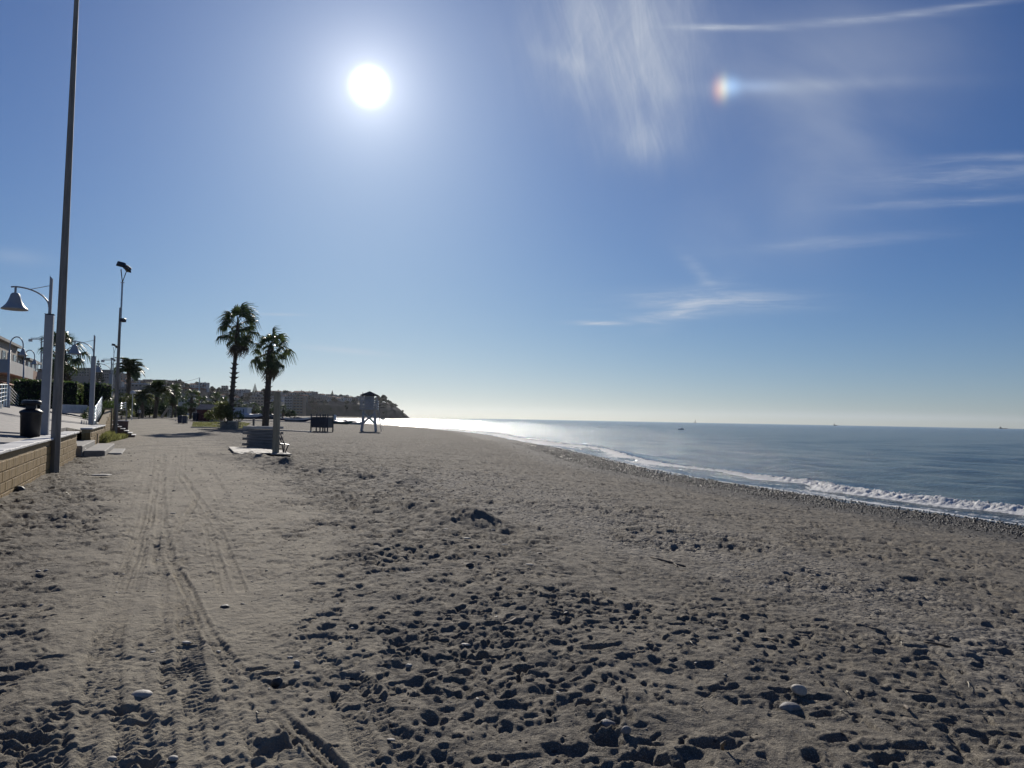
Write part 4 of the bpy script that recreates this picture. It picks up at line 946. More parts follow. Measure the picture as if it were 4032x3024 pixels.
# lifeguard tower
qb = GT(1452, 1698); d_ = qb.y; z0_ = gz(qb.x, qb.y)
lt = thing('lifeguard_tower', 'white timber lifeguard tower with a dark hipped roof on crossed legs', 'lifeguard tower', (qb.x, qb.y, z0_), 0.12)
PX = d_ / FPX
Zt = lambda py: hat(1460, py, d_) - z0_
zdeck, zrail, zcab, zroof, zpk = Zt(1615), Zt(1583), Zt(1555), Zt(1555), Zt(1543)
wb, wt = 31 * PX * 0.5 + 0.35, 20 * PX
M_TOWER = mat('weathered_white_timber', (0.46, 0.45, 0.44), 0.75, 0.15, 4, 0.2)
for sx_ in (-1, 1):
    for sy_ in (-1, 1):
        m = MB(); m.beam((sx_ * wb, sy_ * wb, -0.2), (sx_ * wt, sy_ * wt, zdeck), 0.19, 0.19, 0.01); m.build('leg', M_TOWER, lt)
for sy_ in (-1, 1):
    for sx_ in (-1, 1):
        m = MB(); m.beam((sx_ * wb * 0.95, sy_ * wb * .94 + 0.02 * sx_, 0.75), (-sx_ * wt * 1.0, sy_ * wt * 1.0 + 0.02 * sx_, zdeck - 0.35), 0.07, 0.15, 0.005); m.build('cross_brace', M_TOWER, lt)
m = MB(); m.box(-0.85, 0.85, -0.85, 0.85, zdeck, zdeck + 0.10, 0.01); m.build('deck', M_TOWER, lt)
cab = MB(); cab.box(-0.5, 0.46, -0.40, 0.62, zdeck + 0.1, zcab + 0.05, 0.01); cab.build('cabin', M_TOWER, lt)
m = MB(); m.box(-0.30, 0.25, -0.415, -0.395, zdeck + 0.95, zcab - 0.1, 0.004); m.build('shutter', mat('pale_grey_board', (0.42, 0.42, 0.42), 0.7, 0.15, 4), lt)
for k in range(4):
    zr = zdeck + 0.14 + (zrail - zdeck - 0.05) * k / 3.0
    for (a, b_) in (((-0.92, -0.92), (-0.92, 0.85)), ((0.92, -0.92), (0.92, 0.85)), ((-0.92, -0.92), (0.92, -0.92))):
        m = MB(); m.beam((a[0], a[1], zr), (b_[0], b_[1], zr), 0.06, 0.15 if k < 3 else 0.10, 0.004); m.build('rail', M_TOWER if a[1] == b_[1] else M_WHITEPAINT, lt)
for sx_ in (-1, 1):
    for sy_ in (-0.92, 0, 0.8):
        m = MB(); m.box(sx_ * 0.89 - 0.03, sx_ * 0.89 + 0.03, sy_ - 0.03, sy_ + 0.03, zdeck, zrail + 0.12); m.build('rail_post', M_TOWER, lt)
rf = MB(); e = 0.98; pk = zpk + 0.02; ze = zroof - 0.04
rf.add([(-e, -e, ze), (e, -e, ze), (e, e, ze), (-e, e, ze), (0, 0, pk + 0.05), (-e, -e, ze - 0.06), (e, -e, ze - 0.06), (e, e, ze - 0.06), (-e, e, ze - 0.06)], [(0, 1, 4), (1, 2, 4), (2, 3, 4), (3, 0, 4), (0, 5, 6, 1), (1, 6, 7, 2), (2, 7, 8, 3), (3, 8, 5, 0), (8, 7, 6, 5)])
rf.build('roof', mat('dark_brown_roof', (0.055, 0.042, 0.036), 0.8, 0.25, 4), lt)
for sx_ in (-0.8, 0.8):
    for sy_ in (-0.8, 0.8):
        m = MB(); m.box(sx_ - 0.035, sx_ + 0.035, sy_ - 0.035, sy_ + 0.035, zdeck, ze); m.build('roof_post', M_TOWER, lt)
m = MB(); m.beam((0.95, 0.2, zdeck), (1.25, 1.6, -0.1), 0.05, 0.08); m.beam((0.45, 0.25, zdeck), (0.7, 1.7, -0.1), 0.05, 0.08)
m.build('ladder_side', M_TOWER, lt)

# timber kerbs
def kerb(label, pts, w=0.22, h=0.12):
    k = thing('timber_kerb', label, 'kerb', (0, 0, 0))
    for a, b_ in zip(pts[:-1], pts[1:]):
        L = (b_ - a).length; n = max(1, round(L / 2.6))
        for i in range(n):
            p0, p1 = a.lerp(b_, (i + 0.01) / n), a.lerp(b_, (i + 0.99) / n)
            m = MB(); m.beam((p0.x, p0.y, gz(p0.x, p0.y) + h / 2 - 0.02 + rnd.uniform(-0.01, 0.01)), (p1.x, p1.y, gz(p1.x, p1.y) + h / 2 - 0.02 + rnd.uniform(-0.01, 0.01)), w, h, 0.01); m.build('plank', M_TIMBERTOP, k)
    return k
K1 = [GT(752, 1684), GT(800, 1684), GT(870, 1687), GT(945, 1690), GT(1098, 1696), GT(1222, 1702)]
kerb('pale timber kerb running from the grass past the palm planter to the changing screen', K1)
K2 = [GT(915, 1655), GT(1000, 1657), GT(1100, 1660), GT(1228, 1664)]
kerb('pale timber kerb running in front of the beached boats', K2)
kerb('short pale timber kerb beside the maroon kiosk', [GT(690, 1658), GT(760, 1656), GT(775, 1655)], 0.25, 0.12)
kerb('low kerb along the far planted bed behind the road', [GT(505, 1641), GT(600, 1640), GT(700, 1642)], 0.3, 0.2)

# grass patches
def grass_patch(label, poly_px, n, hgt, seed):
    rs = random.Random(seed); P_ = [GT(a, b_) for a, b_ in poly_px]
    xs = [p_.x for p_ in P_]; ys = [p_.y for p_ in P_]; V_ = []; Q_ = []
    def inside(x, y):
        c_ = False; j = len(P_) - 1
        for i in range(len(P_)):
            if (P_[i].y > y) != (P_[j].y > y) and x < (P_[j].x - P_[i].x) * (y - P_[i].y) / (P_[j].y - P_[i].y) + P_[i].x: c_ = not c_
            j = i
        return c_
    k = 0
    while k < n:
        x, y = rs.uniform(min(xs), max(xs)), rs.uniform(min(ys), max(ys))
        if not inside(x, y): continue
        k += 1; a = rs.uniform(0, PI); L = hgt * rs.uniform(0.4, 1.2); wdt = 0.02 + 0.02 * rs.random() + 0.03 * hgt; lean = rs.uniform(-0.5, 0.5) * L; z = gz(x, y) - 0.02
        dx, dy = math.cos(a) * wdt, math.sin(a) * wdt; b0 = len(V_)
        V_ += [(x - dx, y - dy, z), (x + dx, y + dy, z), (x + dx * .3 + lean, y + lean * .5, z + L), (x - dx * .3 + lean, y + lean * .5, z + L)]; Q_.append((b0, b0 + 1, b0 + 2, b0 + 3))
    o = link('grass', np_mesh('grass', np.array(V_), np.array(Q_), M_GRASS, False)); tag(o, label, 'grass', kind='stuff')
grass_patch('dry grass bed behind the timber kerb by the palm planter', [(755, 1682), (870, 1685), (960, 1686), (985, 1668), (940, 1660), (830, 1662), (760, 1662)], 9000, 0.10, 3)
grass_patch('tufts of green weeds growing at the foot of the rising parapet', [(362, 1752), (460, 1735), (500, 1725), (450, 1716), (400, 1722), (372, 1735)], 5000, 0.26, 4)
grass_patch('taller green weeds against the low wall beyond the steps', [(370, 1750), (420, 1745), (440, 1728), (405, 1722), (380, 1730)], 2500, 0.45, 6)
grass_patch('thin grass strip under the far palms beyond the road', [(480, 1641), (700, 1643), (760, 1650), (760, 1632), (500, 1630)], 6000, 0.30, 5)

# short post in the grass
q = GT(998, 1682); m = MB(); hp = hat(998, 1648, q.y) - gz(q.x, q.y); m.box(-0.10, 0.10, -0.10, 0.10, -0.2, hp - 0.1, 0.01)
sp2 = thing('timber_post', 'short brown timber post with a pale cap behind the kerb', 'post', (q.x, q.y, gz(q.x, q.y))); m.build('shaft', M_POLE, sp2)
m = MB(); m.box(-0.12, 0.12, -0.12, 0.12, hp - 0.098, hp, 0.01); m.build('cap', M_TIMBERTOP, sp2)
# sign box on a thin pole near the water
q = GT(1507, 1687); hp = hat(1507, 1646, q.y) - gz(q.x, q.y); zs_ = q.y / FPX
bs = thing('beach_sign', 'small grey sign box on a thin pole near the water', 'sign', (q.x, q.y, gz(q.x, q.y)))
m = MB(); m.tube([(0, 0, -0.2), (0, 0, hp)], 0.02, 6); m.build('pole', M_STEEL, bs)
m = MB(); m.box(-8 * zs_, 8 * zs_, -0.04, 0.04, hp - 7 * zs_, hp, 0.01); m.build('panel', M_STEEL, bs)

# twin wheelie bins
q = GT(700, 1668)
for k, (px, lab) in enumerate(((709, 'dark blue wheelie bin nearer the road at the grass corner'), (728, 'dark blue wheelie bin beside the kiosk grass'))):
    b_ = GT(px, 1667 + k); zs_ = b_.y / FPX; hh_ = 31 * zs_; w2 = 8.5 * zs_
    wb_ = thing('wheelie_bin', lab, 'bin', (b_.x, b_.y, gz(b_.x, b_.y)), 0.15)
    m = MB(); m.add([(-w2 * .8, -w2 * .8, 0.05), (w2 * .8, -w2 * .8, 0.05), (w2 * .8, w2 * .8, 0.05), (-w2 * .8, w2 * .8, 0.05), (-w2, -w2, hh_ * .88), (w2, -w2, hh_ * .88), (w2, w2, hh_ * .88), (-w2, w2, hh_ * .88)], [(3, 2, 1, 0), (0, 1, 5, 4), (1, 2, 6, 5), (2, 3, 7, 6), (3, 0, 4, 7), (4, 5, 6, 7)]); m.build('body', M_BLUEBIN, wb_)
    m = MB(); m.box(-w2 * 1.08, w2 * 1.08, -w2 * 1.1, w2 * 1.1, hh_ * .885, hh_, 0.05); m.build('lid', M_BLUEBIN, wb_)
    for sx_ in (-1, 1):
        m = MB(); m.tube([(sx_ * w2 * .7, w2 * .7, 0.1), (sx_ * w2 * .9, w2 * .7, 0.1)], 0.1, 10); m.build('wheel', M_BLACK, wb_)

# maroon kiosk
q = GT(773, 1657); d_ = q.y; zs_ = d_ / FPX; z0_ = gz(q.x, q.y); KW = 78 * zs_; KH = 46 * zs_
kk = thing('kiosk', 'maroon boarded kiosk with a grey roof behind the grass', 'kiosk', (q.x, q.y, z0_), 0.05)
for i in range(14):
    m = MB(); m.box(KW * i / 14.0, KW * (i + 1) / 14.0 - 0.03, 0, 0.06, -0.1, KH, 0.006); m.build('board', M_MAROON, kk)
m = MB(); m.box(0.0, KW, 0.062, 3.0, -0.1, KH, 0.0); m.build('wall', M_MAROON, kk)
m = MB(); m.add([(-0.12, -0.25, KH), (KW + 0.12, -0.25, KH), (KW + 0.05, 1.5, KH + 20 * zs_), (-0.05, 1.5, KH + 20 * zs_), (-0.12, 3.2, KH), (KW + 0.12, 3.2, KH), (-0.12, -0.25, KH - 0.1), (KW + 0.12, -0.25, KH - 0.1)], [(0, 1, 2, 3), (3, 2, 5, 4), (0, 3, 4), (1, 5, 2), (6, 7, 1, 0)]); m.build('roof', M_ROOFGREY, kk)
q = GT(757, 1657); zs_ = q.y / FPX
for k in range(4):
    m = MB(); m.box(0, 15 * zs_, 0, 0.8, 0, 0.30, 0.03); o = m.build('crate', M_NAVY); o.location = (q.x + rnd.uniform(-.05, .05), q.y, gz(q.x, q.y) - 0.02 + k * 0.30)
    tag(o, 'dark crate, %s in the stack at the end of the maroon kiosk' % ('lowest', 'second lowest', 'second highest', 'topmost')[k], 'crate', 'dark crates stacked by the kiosk')
q = GT(843, 1660); zs_ = q.y / FPX
pl = thing('stone_trough', 'low grey stone trough standing in front of the maroon kiosk', 'trough', (q.x - 18 * zs_, q.y, gz(q.x, q.y)))
m = MB(); m.box(0, 34 * zs_, 0, 0.7, -0.1, 10 * zs_, 0.03); m.build('body', M_CONCRETE, pl)
m = MB(); m.box(0.05, 34 * zs_ - .05, 0.06, 0.64, 10 * zs_ - 0.02, 10 * zs_ + 0.02, 0.0); m.build('soil', M_DARKMETAL, pl)
# white cabin behind the boats
q = atx(973, 1648, 150); zs_ = 150 / FPX
wc = thing('white_cabin', 'white flat-roofed cabin behind the palm planter', 'cabin', (q.x - 63 * zs_, q.y, 0.5))
m = MB(); m.box(0, 63 * zs_, 0, 2.4, -0.3, 2.3, 0.03); m.build('wall', mat('pale_blue_white_paint', (0.50, 0.53, 0.56), 0.6, 0.1, 3), wc)
m = MB(); m.box(-0.1, 63 * zs_ + 0.1, -0.1, 2.5, 2.302, 2.42, 0.02); m.build('roof', M_CAP, wc)
m = MB(); m.box(46 * zs_, 49 * zs_, -0.03, -0.005, 0.6, 2.1, 0.0); m.build('door', M_NAVY, wc)

# ---------------------------------------------------------------- beached boats
def boat(label, px0, px1, pyb, hpx, hull, stripe, rz=0.0, tarp=None, cargo=None, dist=None):
    a_ = GT((px0 + px1) / 2, pyb) if dist is None else atx((px0 + px1) / 2, pyb, dist)
    zs_ = a_.y / FPX; L = (px1 - px0) * zs_; H = hpx * zs_; B = L * 0.30
    t = thing('beached_boat', label, 'boat', (a_.x, a_.y, gz(a_.x, a_.y) - 0.05), rz)
    N = 13; sect = []
    for i in range(N):
        u = i / (N - 1); wdt = B / 2 * (1 - abs(2 * u - 0.9) ** 2.6 * 0.86 if u < 0.98 else 0.03); wdt = max(wdt, 0.03)
        keel = 0.0 + 0.55 * H * max(0, (u - 0.75) / 0.25) ** 2; sheer = H * (0.80 + 0.28 * (2 * u - 0.9) ** 2)
        x = (u - 0.5) * L + (0.06 * L * (sheer / H) if u > 0.95 else 0)
        sect.append([(x, 0, keel), (x, wdt * 0.62, keel + 0.18 * H), (x, wdt * 0.92, keel + (sheer - keel) * 0.52), (x, wdt, sheer)])
    def half(rows_):
        m = MB(); n = len(rows_)
        for sgn in (1, -1):
            vs = []
            for s_ in sect:
                for r in rows_: p_ = s_[r]; vs.append((p_[0], sgn * p_[1], p_[2]))
            fs = []
            for i in range(N - 1):
                for r in range(n - 1):
                    q_ = (i * n + r, (i + 1) * n + r, (i + 1) * n + r + 1, i * n + r + 1); fs.append(q_ if sgn < 0 else q_[::-1])
            fs.append(tuple(range(n)))
            m.add(vs, fs)
        return m
    half([0, 1, 2]).build('bottom', stripe, t, True); half([2, 3]).build('topsides', hull, t, True)
    m = MB()
    for sgn in (1, -1): m.tube([(s_[3][0], sgn * s_[3][1], s_[3][2]) for s_ in sect], 0.035, 6)
    m.build('gunwale', M_WHITEPAINT, t)
    m = MB(); vs = []
    for s_ in sect: vs += [(s_[3][0], s_[3][1] * .97, s_[3][2] - 0.12), (s_[3][0], -s_[3][1] * .97, s_[3][2] - 0.12)]
    m.add(vs, [(2 * i, 2 * i + 1, 2 * i + 3, 2 * i + 2) for i in range(N - 1)]); m.build('deck', M_TIMBER, t)
    if tarp:
        vs = []; fs = []; R_ = 9
        for i, s_ in enumerate(sect):
            u = i / (N - 1); ridge = H * (0.55 * max(0.0, math.sin(PI * min(1, u * 1.15))) + 0.18 * math.sin(7 * u + 1))
            for r in range(R_):
                a = PI * r / (R_ - 1); vs.append((s_[3][0], 1.05 * s_[3][1] * math.cos(a), s_[3][2] - 0.08 + max(0.0, ridge) * math.sin(a) ** 0.8 + 0.03 * math.sin(9 * u + 3 * a)))
        for i in range(N - 1):
            for r in range(R_ - 1): fs.append((i * R_ + r, (i + 1) * R_ + r, (i + 1) * R_ + r + 1, i * R_ + r + 1))
        m = MB(); m.add(vs, fs); m.build('tarpaulin', tarp, t, True)
    if cargo:
        m = MB()
        for k in range(5):
            x = (-0.42 + 0.13 * k) * L; m.box(x, x + 0.12 * L, -B * .3, B * .25, H * .7, H * (0.95 + 0.28 * rnd.random()), 0.06)
        m.build('stowed_gear', cargo, t)
    return t
M_HW = mat('boat_white', (0.60, 0.61, 0.62), 0.4, 0.12, 2); M_HN = mat('boat_navy', (0.018, 0.026, 0.075), 0.4, 0.2, 2); M_HT = mat('boat_teal', (0.02, 0.085, 0.095), 0.4, 0.2, 2)
M_TARPW = mat('white_tarpaulin', (0.55, 0.56, 0.58), 0.55, 0.15, 2, 0.2, 12); M_TARPG = mat('dark_green_tarpaulin', (0.02, 0.05, 0.045), 0.5, 0.3, 2, 0.2, 12); M_TARPB = mat('dark_blue_tarpaulin', (0.022, 0.03, 0.06), 0.5, 0.3, 2, 0.2, 12)
boat('white boat under a pale tarpaulin with a navy bottom', 925, 1032, 1650, 20, M_HW, M_HN, 0.05, M_TARPW)
boat('boat under a crumpled white and dark cover beside the palm trunk', 1000, 1062, 1650, 17, M_HN, M_HN, 0.1, M_TARPB)
boat('small boat under a dark green tarpaulin behind the palm trunk', 1058, 1106, 1651, 17, M_HN, M_HT, -0.1, M_TARPG)
boat('low dark boat lying between the shower post and the white boat', 1092, 1140, 1655, 12, M_HN, M_HN, 0.3)
boat('white open boat with a navy bottom and stowed dark gear', 1122, 1218, 1660, 16, M_HW, M_HN, 0.0, None, M_TARPB)
boat('teal boat drawn up by the changing screen', 1298, 1384, 1670, 13, M_HT, M_HT, -0.18, M_TARPG)
boat('white skiff lying bow to the water beyond the teal boat', 1372, 1428, 1672, 10, M_HW, M_HW, -0.3)
boat('small covered launch floating off the beach', 1327, 1365, 1659, 8, M_HW, M_HN, 0.0, M_TARPB, None, 330)
boat('small dark skiff floating by the covered launch', 1374, 1404, 1663, 6, M_HN, M_HN, 0.0, None, M_TARPB, 310)
for o in list(COL.objects):
    if o.get('category') == 'boat' and 'floating' in o['label']: o.location.z = SEA_Z - 0.15
# white beacon hut on the far beach
q = atx(1318, 1647, 360); zs_ = 360 / FPX
bc = thing('white_beacon', 'small white stepped beacon hut at the end of the far beach', 'beacon', (q.x, q.y, -0.9))
m = MB(); m.box(-7 * zs_, 7 * zs_, -0.8, 0.8, -0.5, 12 * zs_, 0.05); m.build('base', M_WHITEPAINT, bc)
m = MB(); m.lathe([(6 * zs_, 12 * zs_), (5 * zs_, 19 * zs_), (7 * zs_, 19.5 * zs_), (7 * zs_, 21 * zs_), (3 * zs_, 24 * zs_)], 12); m.build('tower', M_WHITEPAINT, bc)

# ---------------------------------------------------------------- craft at sea
q = atx(2682, 1688, 260); zs_ = 260 / FPX
jb = thing('motor_boat', 'small white motor boat on the sea', 'boat', (q.x, q.y, SEA_Z - 0.05), 0.2)
m = MB(); m.add([(-1.0, -.45, 0), (.9, -.45, 0), (.9, .45, 0), (-1.0, .45, 0), (-1.05, -.5, .35), (1.0, -.5, .38), (1.5, 0, .5), (1.0, .5, .38), (-1.05, .5, .35)], [(0, 1, 5, 4), (1, 2, 7, 6, 5), (2, 3, 8, 7), (3, 0, 4, 8), (4, 5, 6, 7, 8)]); m.build('hull', M_WHITEPAINT, jb)
m = MB(); m.add([(-.3, -.3, .36), (.5, -.3, .38), (.5, .3, .38), (-.3, .3, .36), (-.2, -.25, .62), (.2, -.25, .62), (.2, .25, .62), (-.2, .25, .62)], [(0, 1, 5, 4), (1, 2, 6, 5), (2, 3, 7, 6), (3, 0, 4, 7), (4, 5, 6, 7)]); m.build('cabin', M_WHITEPAINT, jb)
q = atx(2738, 1665, 3200)
sb = thing('sailing_yacht', 'tiny sailing yacht on the horizon', 'yacht', (q.x, q.y, SEA_Z))
m = MB(); m.add([(-4, -1, 0), (4, -1, 0), (5.5, 0, 1.4), (4, 1, 0), (-4, 1, 0), (-4.2, -1.2, 1.3), (4.3, -1.2, 1.4), (4.3, 1.2, 1.4), (-4.2, 1.2, 1.3)], [(0, 1, 6, 5), (1, 2, 6), (2, 3, 7), (3, 4, 8, 7), (4, 0, 5, 8), (5, 6, 2, 7, 8)]); m.build('hull', M_NAVY, sb)
m = MB(); m.tube([(0.5, 0, 1), (0.5, 0, 16)], 0.14, 6); m.build('mast', M_DARKMETAL, sb)
m = MB(); m.add([(0.3, 0.05, 2), (-3.6, 0.05, 2.1), (0.3, 0.05, 15.5), (0.3, -0.05, 2), (-3.6, -0.05, 2.1), (0.3, -0.05, 15.5)], [(0, 1, 2), (5, 4, 3), (0, 3, 4, 1), (1, 4, 5, 2), (2, 5, 3, 0)]); m.build('mainsail', mat('grey_sail', (0.25, 0.26, 0.28), 0.8, 0.1), sb)
for px, py, d_, L, lab in ((3290, 1680, 3300, 17, 'tiny dark trawler on the horizon'), (3950, 1690, 3400, 38, 'long low cargo ship on the horizon')):
    q = atx(px, py, d_); sh = thing('ship', lab, 'ship', (q.x, q.y, SEA_Z))
    m = MB(); m.prism([(-L / 2, 0), (L / 2 - 3, 0), (L / 2, 3.4), (L / 2 - 4, 2.6), (-L / 2, 2.6)], -3, 3); m.build('hull', M_NAVY, sh)
    m = MB(); m.box(-L * .42, -L * .22, -2, 2, 2.6, 6.5); m.box(-L * .36, -L * .30, -.5, .5, 6.5, 9.5); m.build('bridge', M_DARKMETAL, sh)

# ================================================================ PALMS, HEDGES, TREES
def fan_frond_mesh(name, seed, mt, droop=0.45):
    """fan leaf: stalk along +x, blade of folded segments whose tips hang"""
    r = random.Random(seed); m = MB()
    pts = [(0, 0, 0), (0.30, 0, 0.05), (0.62, 0, 0.06), (0.85, 0, 0.02)]; m.tube(pts, [0.022, 0.016, 0.012, 0.009], 4, False)
    hub = Vector((0.85, 0, 0.02)); n = 17
    for k in range(n):
        a = math.radians(-112 + 224 * k / (n - 1)) ; L = 0.62 * (0.75 + 0.25 * math.cos(a)) * r.uniform(0.88, 1.1); w = 0.050
        d = Vector((math.cos(a), math.sin(a), 0)); s_ = Vector((-d.y, d.x, 0)); tw = 0.03 * (1 if k % 2 else -1)
        p0 = hub; p1 = hub + d * L * 0.5 + Vector((0, 0, 0.04 - 0.05 * abs(math.sin(a)))); p2 = hub + d * L * 0.82 + Vector((0, 0, -droop * 0.28 * r.uniform(0.6, 1.4))); p3 = hub + d * L * 0.95 + Vector((r.uniform(-.04, .04), r.uniform(-.04, .04), -droop * r.uniform(0.7, 1.5)))
        m.add([p0 - s_ * 0.012, p0 + s_ * 0.012, p1 + s_ * w + Vector((0, 0, tw)), p1 - s_ * w - Vector((0, 0, tw)), p2 + s_ * w * 0.55, p2 - s_ * w * 0.55, p3 + s_ * 0.008, p3 - s_ * 0.008], [(0, 1, 2, 3), (3, 2, 4, 5), (5, 4, 6, 7)])
    return m.mesh(name, mt)
FANS = [fan_frond_mesh('frond', k, M_FROND, 0.28 + 0.12 * k) for k in range(4)]
DEADS = [fan_frond_mesh('dead_frond', 20 + k, M_DEADFROND, 0.8) for k in range(2)]
def feather_mesh(name, seed, mt=None, n=30):
    """date-palm leaf: arching rib with leaflets in a V"""
    r = random.Random(seed); m = MB(); rib = []
    for k in range(9): u = k / 8.0; rib.append(Vector((u * 0.95 - 0.12 * u ** 3, 0, 0.16 * math.sin(u * 2.2) - 0.42 * u ** 2.6)))
    m.tube(rib, [0.016 - 0.0016 * k for k in range(9)], 4, False)
    for k in range(n):
        u = 0.12 + 0.87 * k / n; i = min(7, int(u * 8)); f = u * 8 - i; p_ = rib[i].lerp(rib[i + 1], f); dr = (rib[i + 1] - rib[i]).normalized()
        L = 0.25 * math.sin(PI * (0.12 + 0.80 * u)) * r.uniform(0.85, 1.1) + 0.03
        for sg in (-1, 1):
            d = (dr * 0.62 + Vector((0, sg * 0.72, 0.30))).normalized(); w = dr * 0.024
            m.add([p_ - w, p_ + w, p_ + d * L * 0.6 + w * 0.9, p_ + d * L + Vector((0, 0, -0.05)), p_ + d * L * 0.6 - w * 0.9], [(0, 1, 2, 3, 4)])
    return m.mesh(name, mt or M_FROND)
FEATHERS = [feather_mesh('frond', 40 + k) for k in range(3)]
def trunk_mb(h, r0, r1, lean=(0, 0), stubs=0, seed=1, wob=0.05, rough=0.10, zs=(0.2, 1.0)):
    r = random.Random(seed); m = MB(); n = max(10, int(h * 2.2)); pts = []; rad = []
    for k in range(n + 1):
        u = k / n; pts.append((lean[0] * u + wob * math.sin(2.2 * u + seed), lean[1] * u + wob * math.sin(3.1 * u + 2 * seed), -0.3 + u * (h + 0.3))); rad.append((r0 + (r1 - r0) * u + 0.10 * r0 * math.exp(-u * 14)) * (1 + rough * r.uniform(-1, 1)))
    m.tube(pts, rad, 12)
    for k in range(stubs):
        u = zs[0] + (zs[1] - zs[0]) * r.random(); i = int(u * n); p_ = Vector(pts[min(i, n)]); a = r.uniform(0, 2 * PI); d = Vector((math.cos(a), math.sin(a), 0)); R_ = rad[min(i, n)]
        s_ = Vector((-d.y, d.x, 0)) * 0.09; L = r.uniform(0.06, 0.16) if r.random() < 0.75 else r.uniform(0.2, 0.42)
        m.add([p_ + d * R_ * .7 - s_, p_ + d * R_ * .7 + s_, p_ + d * R_ * .7 + Vector((0, 0, -0.24)), p_ + d * (R_ + L) + Vector((0, 0, r.uniform(0.02, 0.14)))], [(0, 1, 3), (1, 2, 3), (2, 0, 3)])
    return m, Vector(pts[-1])
def place_frond(par, me, at_, az, el, sc_, roll=0.0):
    o = link('frond', me, par, at_); q_ = Euler((roll, -el, az), 'XYZ'); o.rotation_euler = q_; o.scale = (sc_,) * 3; return o
def fan_palm(label, base_, h, r0, r1, cr, n, lean=(0, 0), stubs=60, skirt=8, seed=1, zs=(0.2, 1.0), bulb=True):
    t = thing('fan_palm', label, 'palm tree', base_); r = random.Random(seed)
    m, top_ = trunk_mb(h, r0, r1, lean, stubs, seed, zs=zs); m.build('trunk', M_TRUNK, t)
    if bulb:
        m = MB(); m.lathe([(r1 * .95, -0.75 * cr), (r1 * 1.5, -0.55 * cr), (r1 * 1.7, -0.3 * cr), (r1 * 1.3, 0.0), (r1 * .7, 0.25 * cr), (0.03, 0.45 * cr)], 12, tuple(top_)); m.build('leaf_base', M_TRUNK, t)
    for k in range(n):
        u = (k + 0.5) / n; el = math.radians(84 - 140 * u ** 0.85 + r.uniform(-9, 9)); az = k * 2.39996 + r.uniform(-.35, .35)
        place_frond(t, r.choice(FANS), top_ + Vector((0, 0, (0.35 - 0.65 * u) * cr * 0.55)), az, el, cr / 1.42 * r.uniform(0.72, 1.12), r.uniform(-.6, .6))
    for k in range(skirt):
        o = place_frond(t, r.choice(DEADS), top_ + Vector((0, 0, -0.4 * cr)), r.uniform(0, 2 * PI), math.radians(r.uniform(-80, -52)), cr / 1.5 * r.uniform(0.7, 1.0), r.uniform(-.5, .5)); o.name = 'dead_frond'
    return t
def feather_palm(label, base_, h, r0, r1, cr, n, seed=1, stubs=30, low=-20):
    t = thing('date_palm', label, 'palm tree', base_); r = random.Random(seed)
    m, top_ = trunk_mb(h, r0, r1, (r.uniform(-.3, .3), 0), stubs, seed, zs=(0.75, 1.0)); m.build('trunk', M_TRUNK, t)
    for k in range(n):
        u = (k + 0.5) / n; el = math.radians(82 - (82 - low) * u ** 0.9 + r.uniform(-6, 6)); az = k * 2.39996 + r.uniform(-.3, .3)
        place_frond(t, r.choice(FEATHERS), top_, az, el, cr * r.uniform(0.85, 1.15), r.uniform(-.3, .3))
    return t
def leaves_np(n, lumps, size, seed, flat=0.0, shell=0.55):
    """n leaf quads through ellipsoid lumps [(cx,cy,cz,rx,ry,rz)]; returns verts, quads"""
    rs = np.random.RandomState(seed); L = np.array(lumps, dtype=float)
    vol = L[:, 3] * L[:, 4] * L[:, 5]; k = rs.choice(len(L), n, p=vol ** 0.75 / (vol ** 0.75).sum())
    d = rs.normal(size=(n, 3)); d /= np.linalg.norm(d, axis=1)[:, None]; rr = (shell + (1 - shell) * rs.rand(n)) ** 0.8
    c = L[k, :3] + d * rr[:, None] * L[k, 3:]
    a = rs.normal(size=(n, 3)); a /= np.linalg.norm(a, axis=1)[:, None]; b = np.cross(a, rs.normal(size=(n, 3))); b /= np.linalg.norm(b, axis=1)[:, None]
    s = size * (0.5 + rs.rand(n))[:, None]
    v = np.stack([c - a * s, c + b * s * .5, c + a * s, c - b * s * .5], 1).reshape(-1, 3)
    return v, np.arange(4 * n).reshape(-1, 4)
def lumpy(n, rx, ry, rz, seed, k=0.45):
    r = random.Random(seed); out_ = []
    for i in range(n):
        a, e = r.uniform(0, 2 * PI), math.asin(r.uniform(-0.75, 1)); q_ = r.uniform(0.35, 0.72); s = r.uniform(0.7, 1.2) * k
        out_.append((rx * q_ * math.cos(a) * math.cos(e), ry * q_ * math.sin(a) * math.cos(e), rz * q_ * math.sin(e), rx * s, ry * s, rz * s))
    return out_
def leaf_tree(label, base_, h, rx, rz, mt=M_LEAF, n=2500, leaf=0.10, seed=1, trunk=0.12, name='leafy_tree', cat='tree', stems=3, ry=None):
    t = thing(name, label, cat, base_); r = random.Random(seed); m = MB(); cz = h - rz
    for k in range(stems):
        a = 2 * PI * k / stems + seed; m.tube([(0, 0, -0.2), (0.1 * math.cos(a), 0.1 * math.sin(a), cz * 0.5), (rx * .45 * math.cos(a), rx * .45 * math.sin(a), cz + rz * 0.3)], [trunk, trunk * .75, trunk * .25], 6)
    m.build('trunk', M_TRUNK, t)
    v, q_ = leaves_np(n, lumpy(9, rx, ry or rx, rz, seed), leaf, seed); v[:, 2] += cz
    link('crown', np_mesh('crown', v, q_, mt, False), t); return t
def ground_at(px, d_): q_ = atx(px, 1600, d_); return Vector((q_.x, q_.y, gz(q_.x, q_.y)))

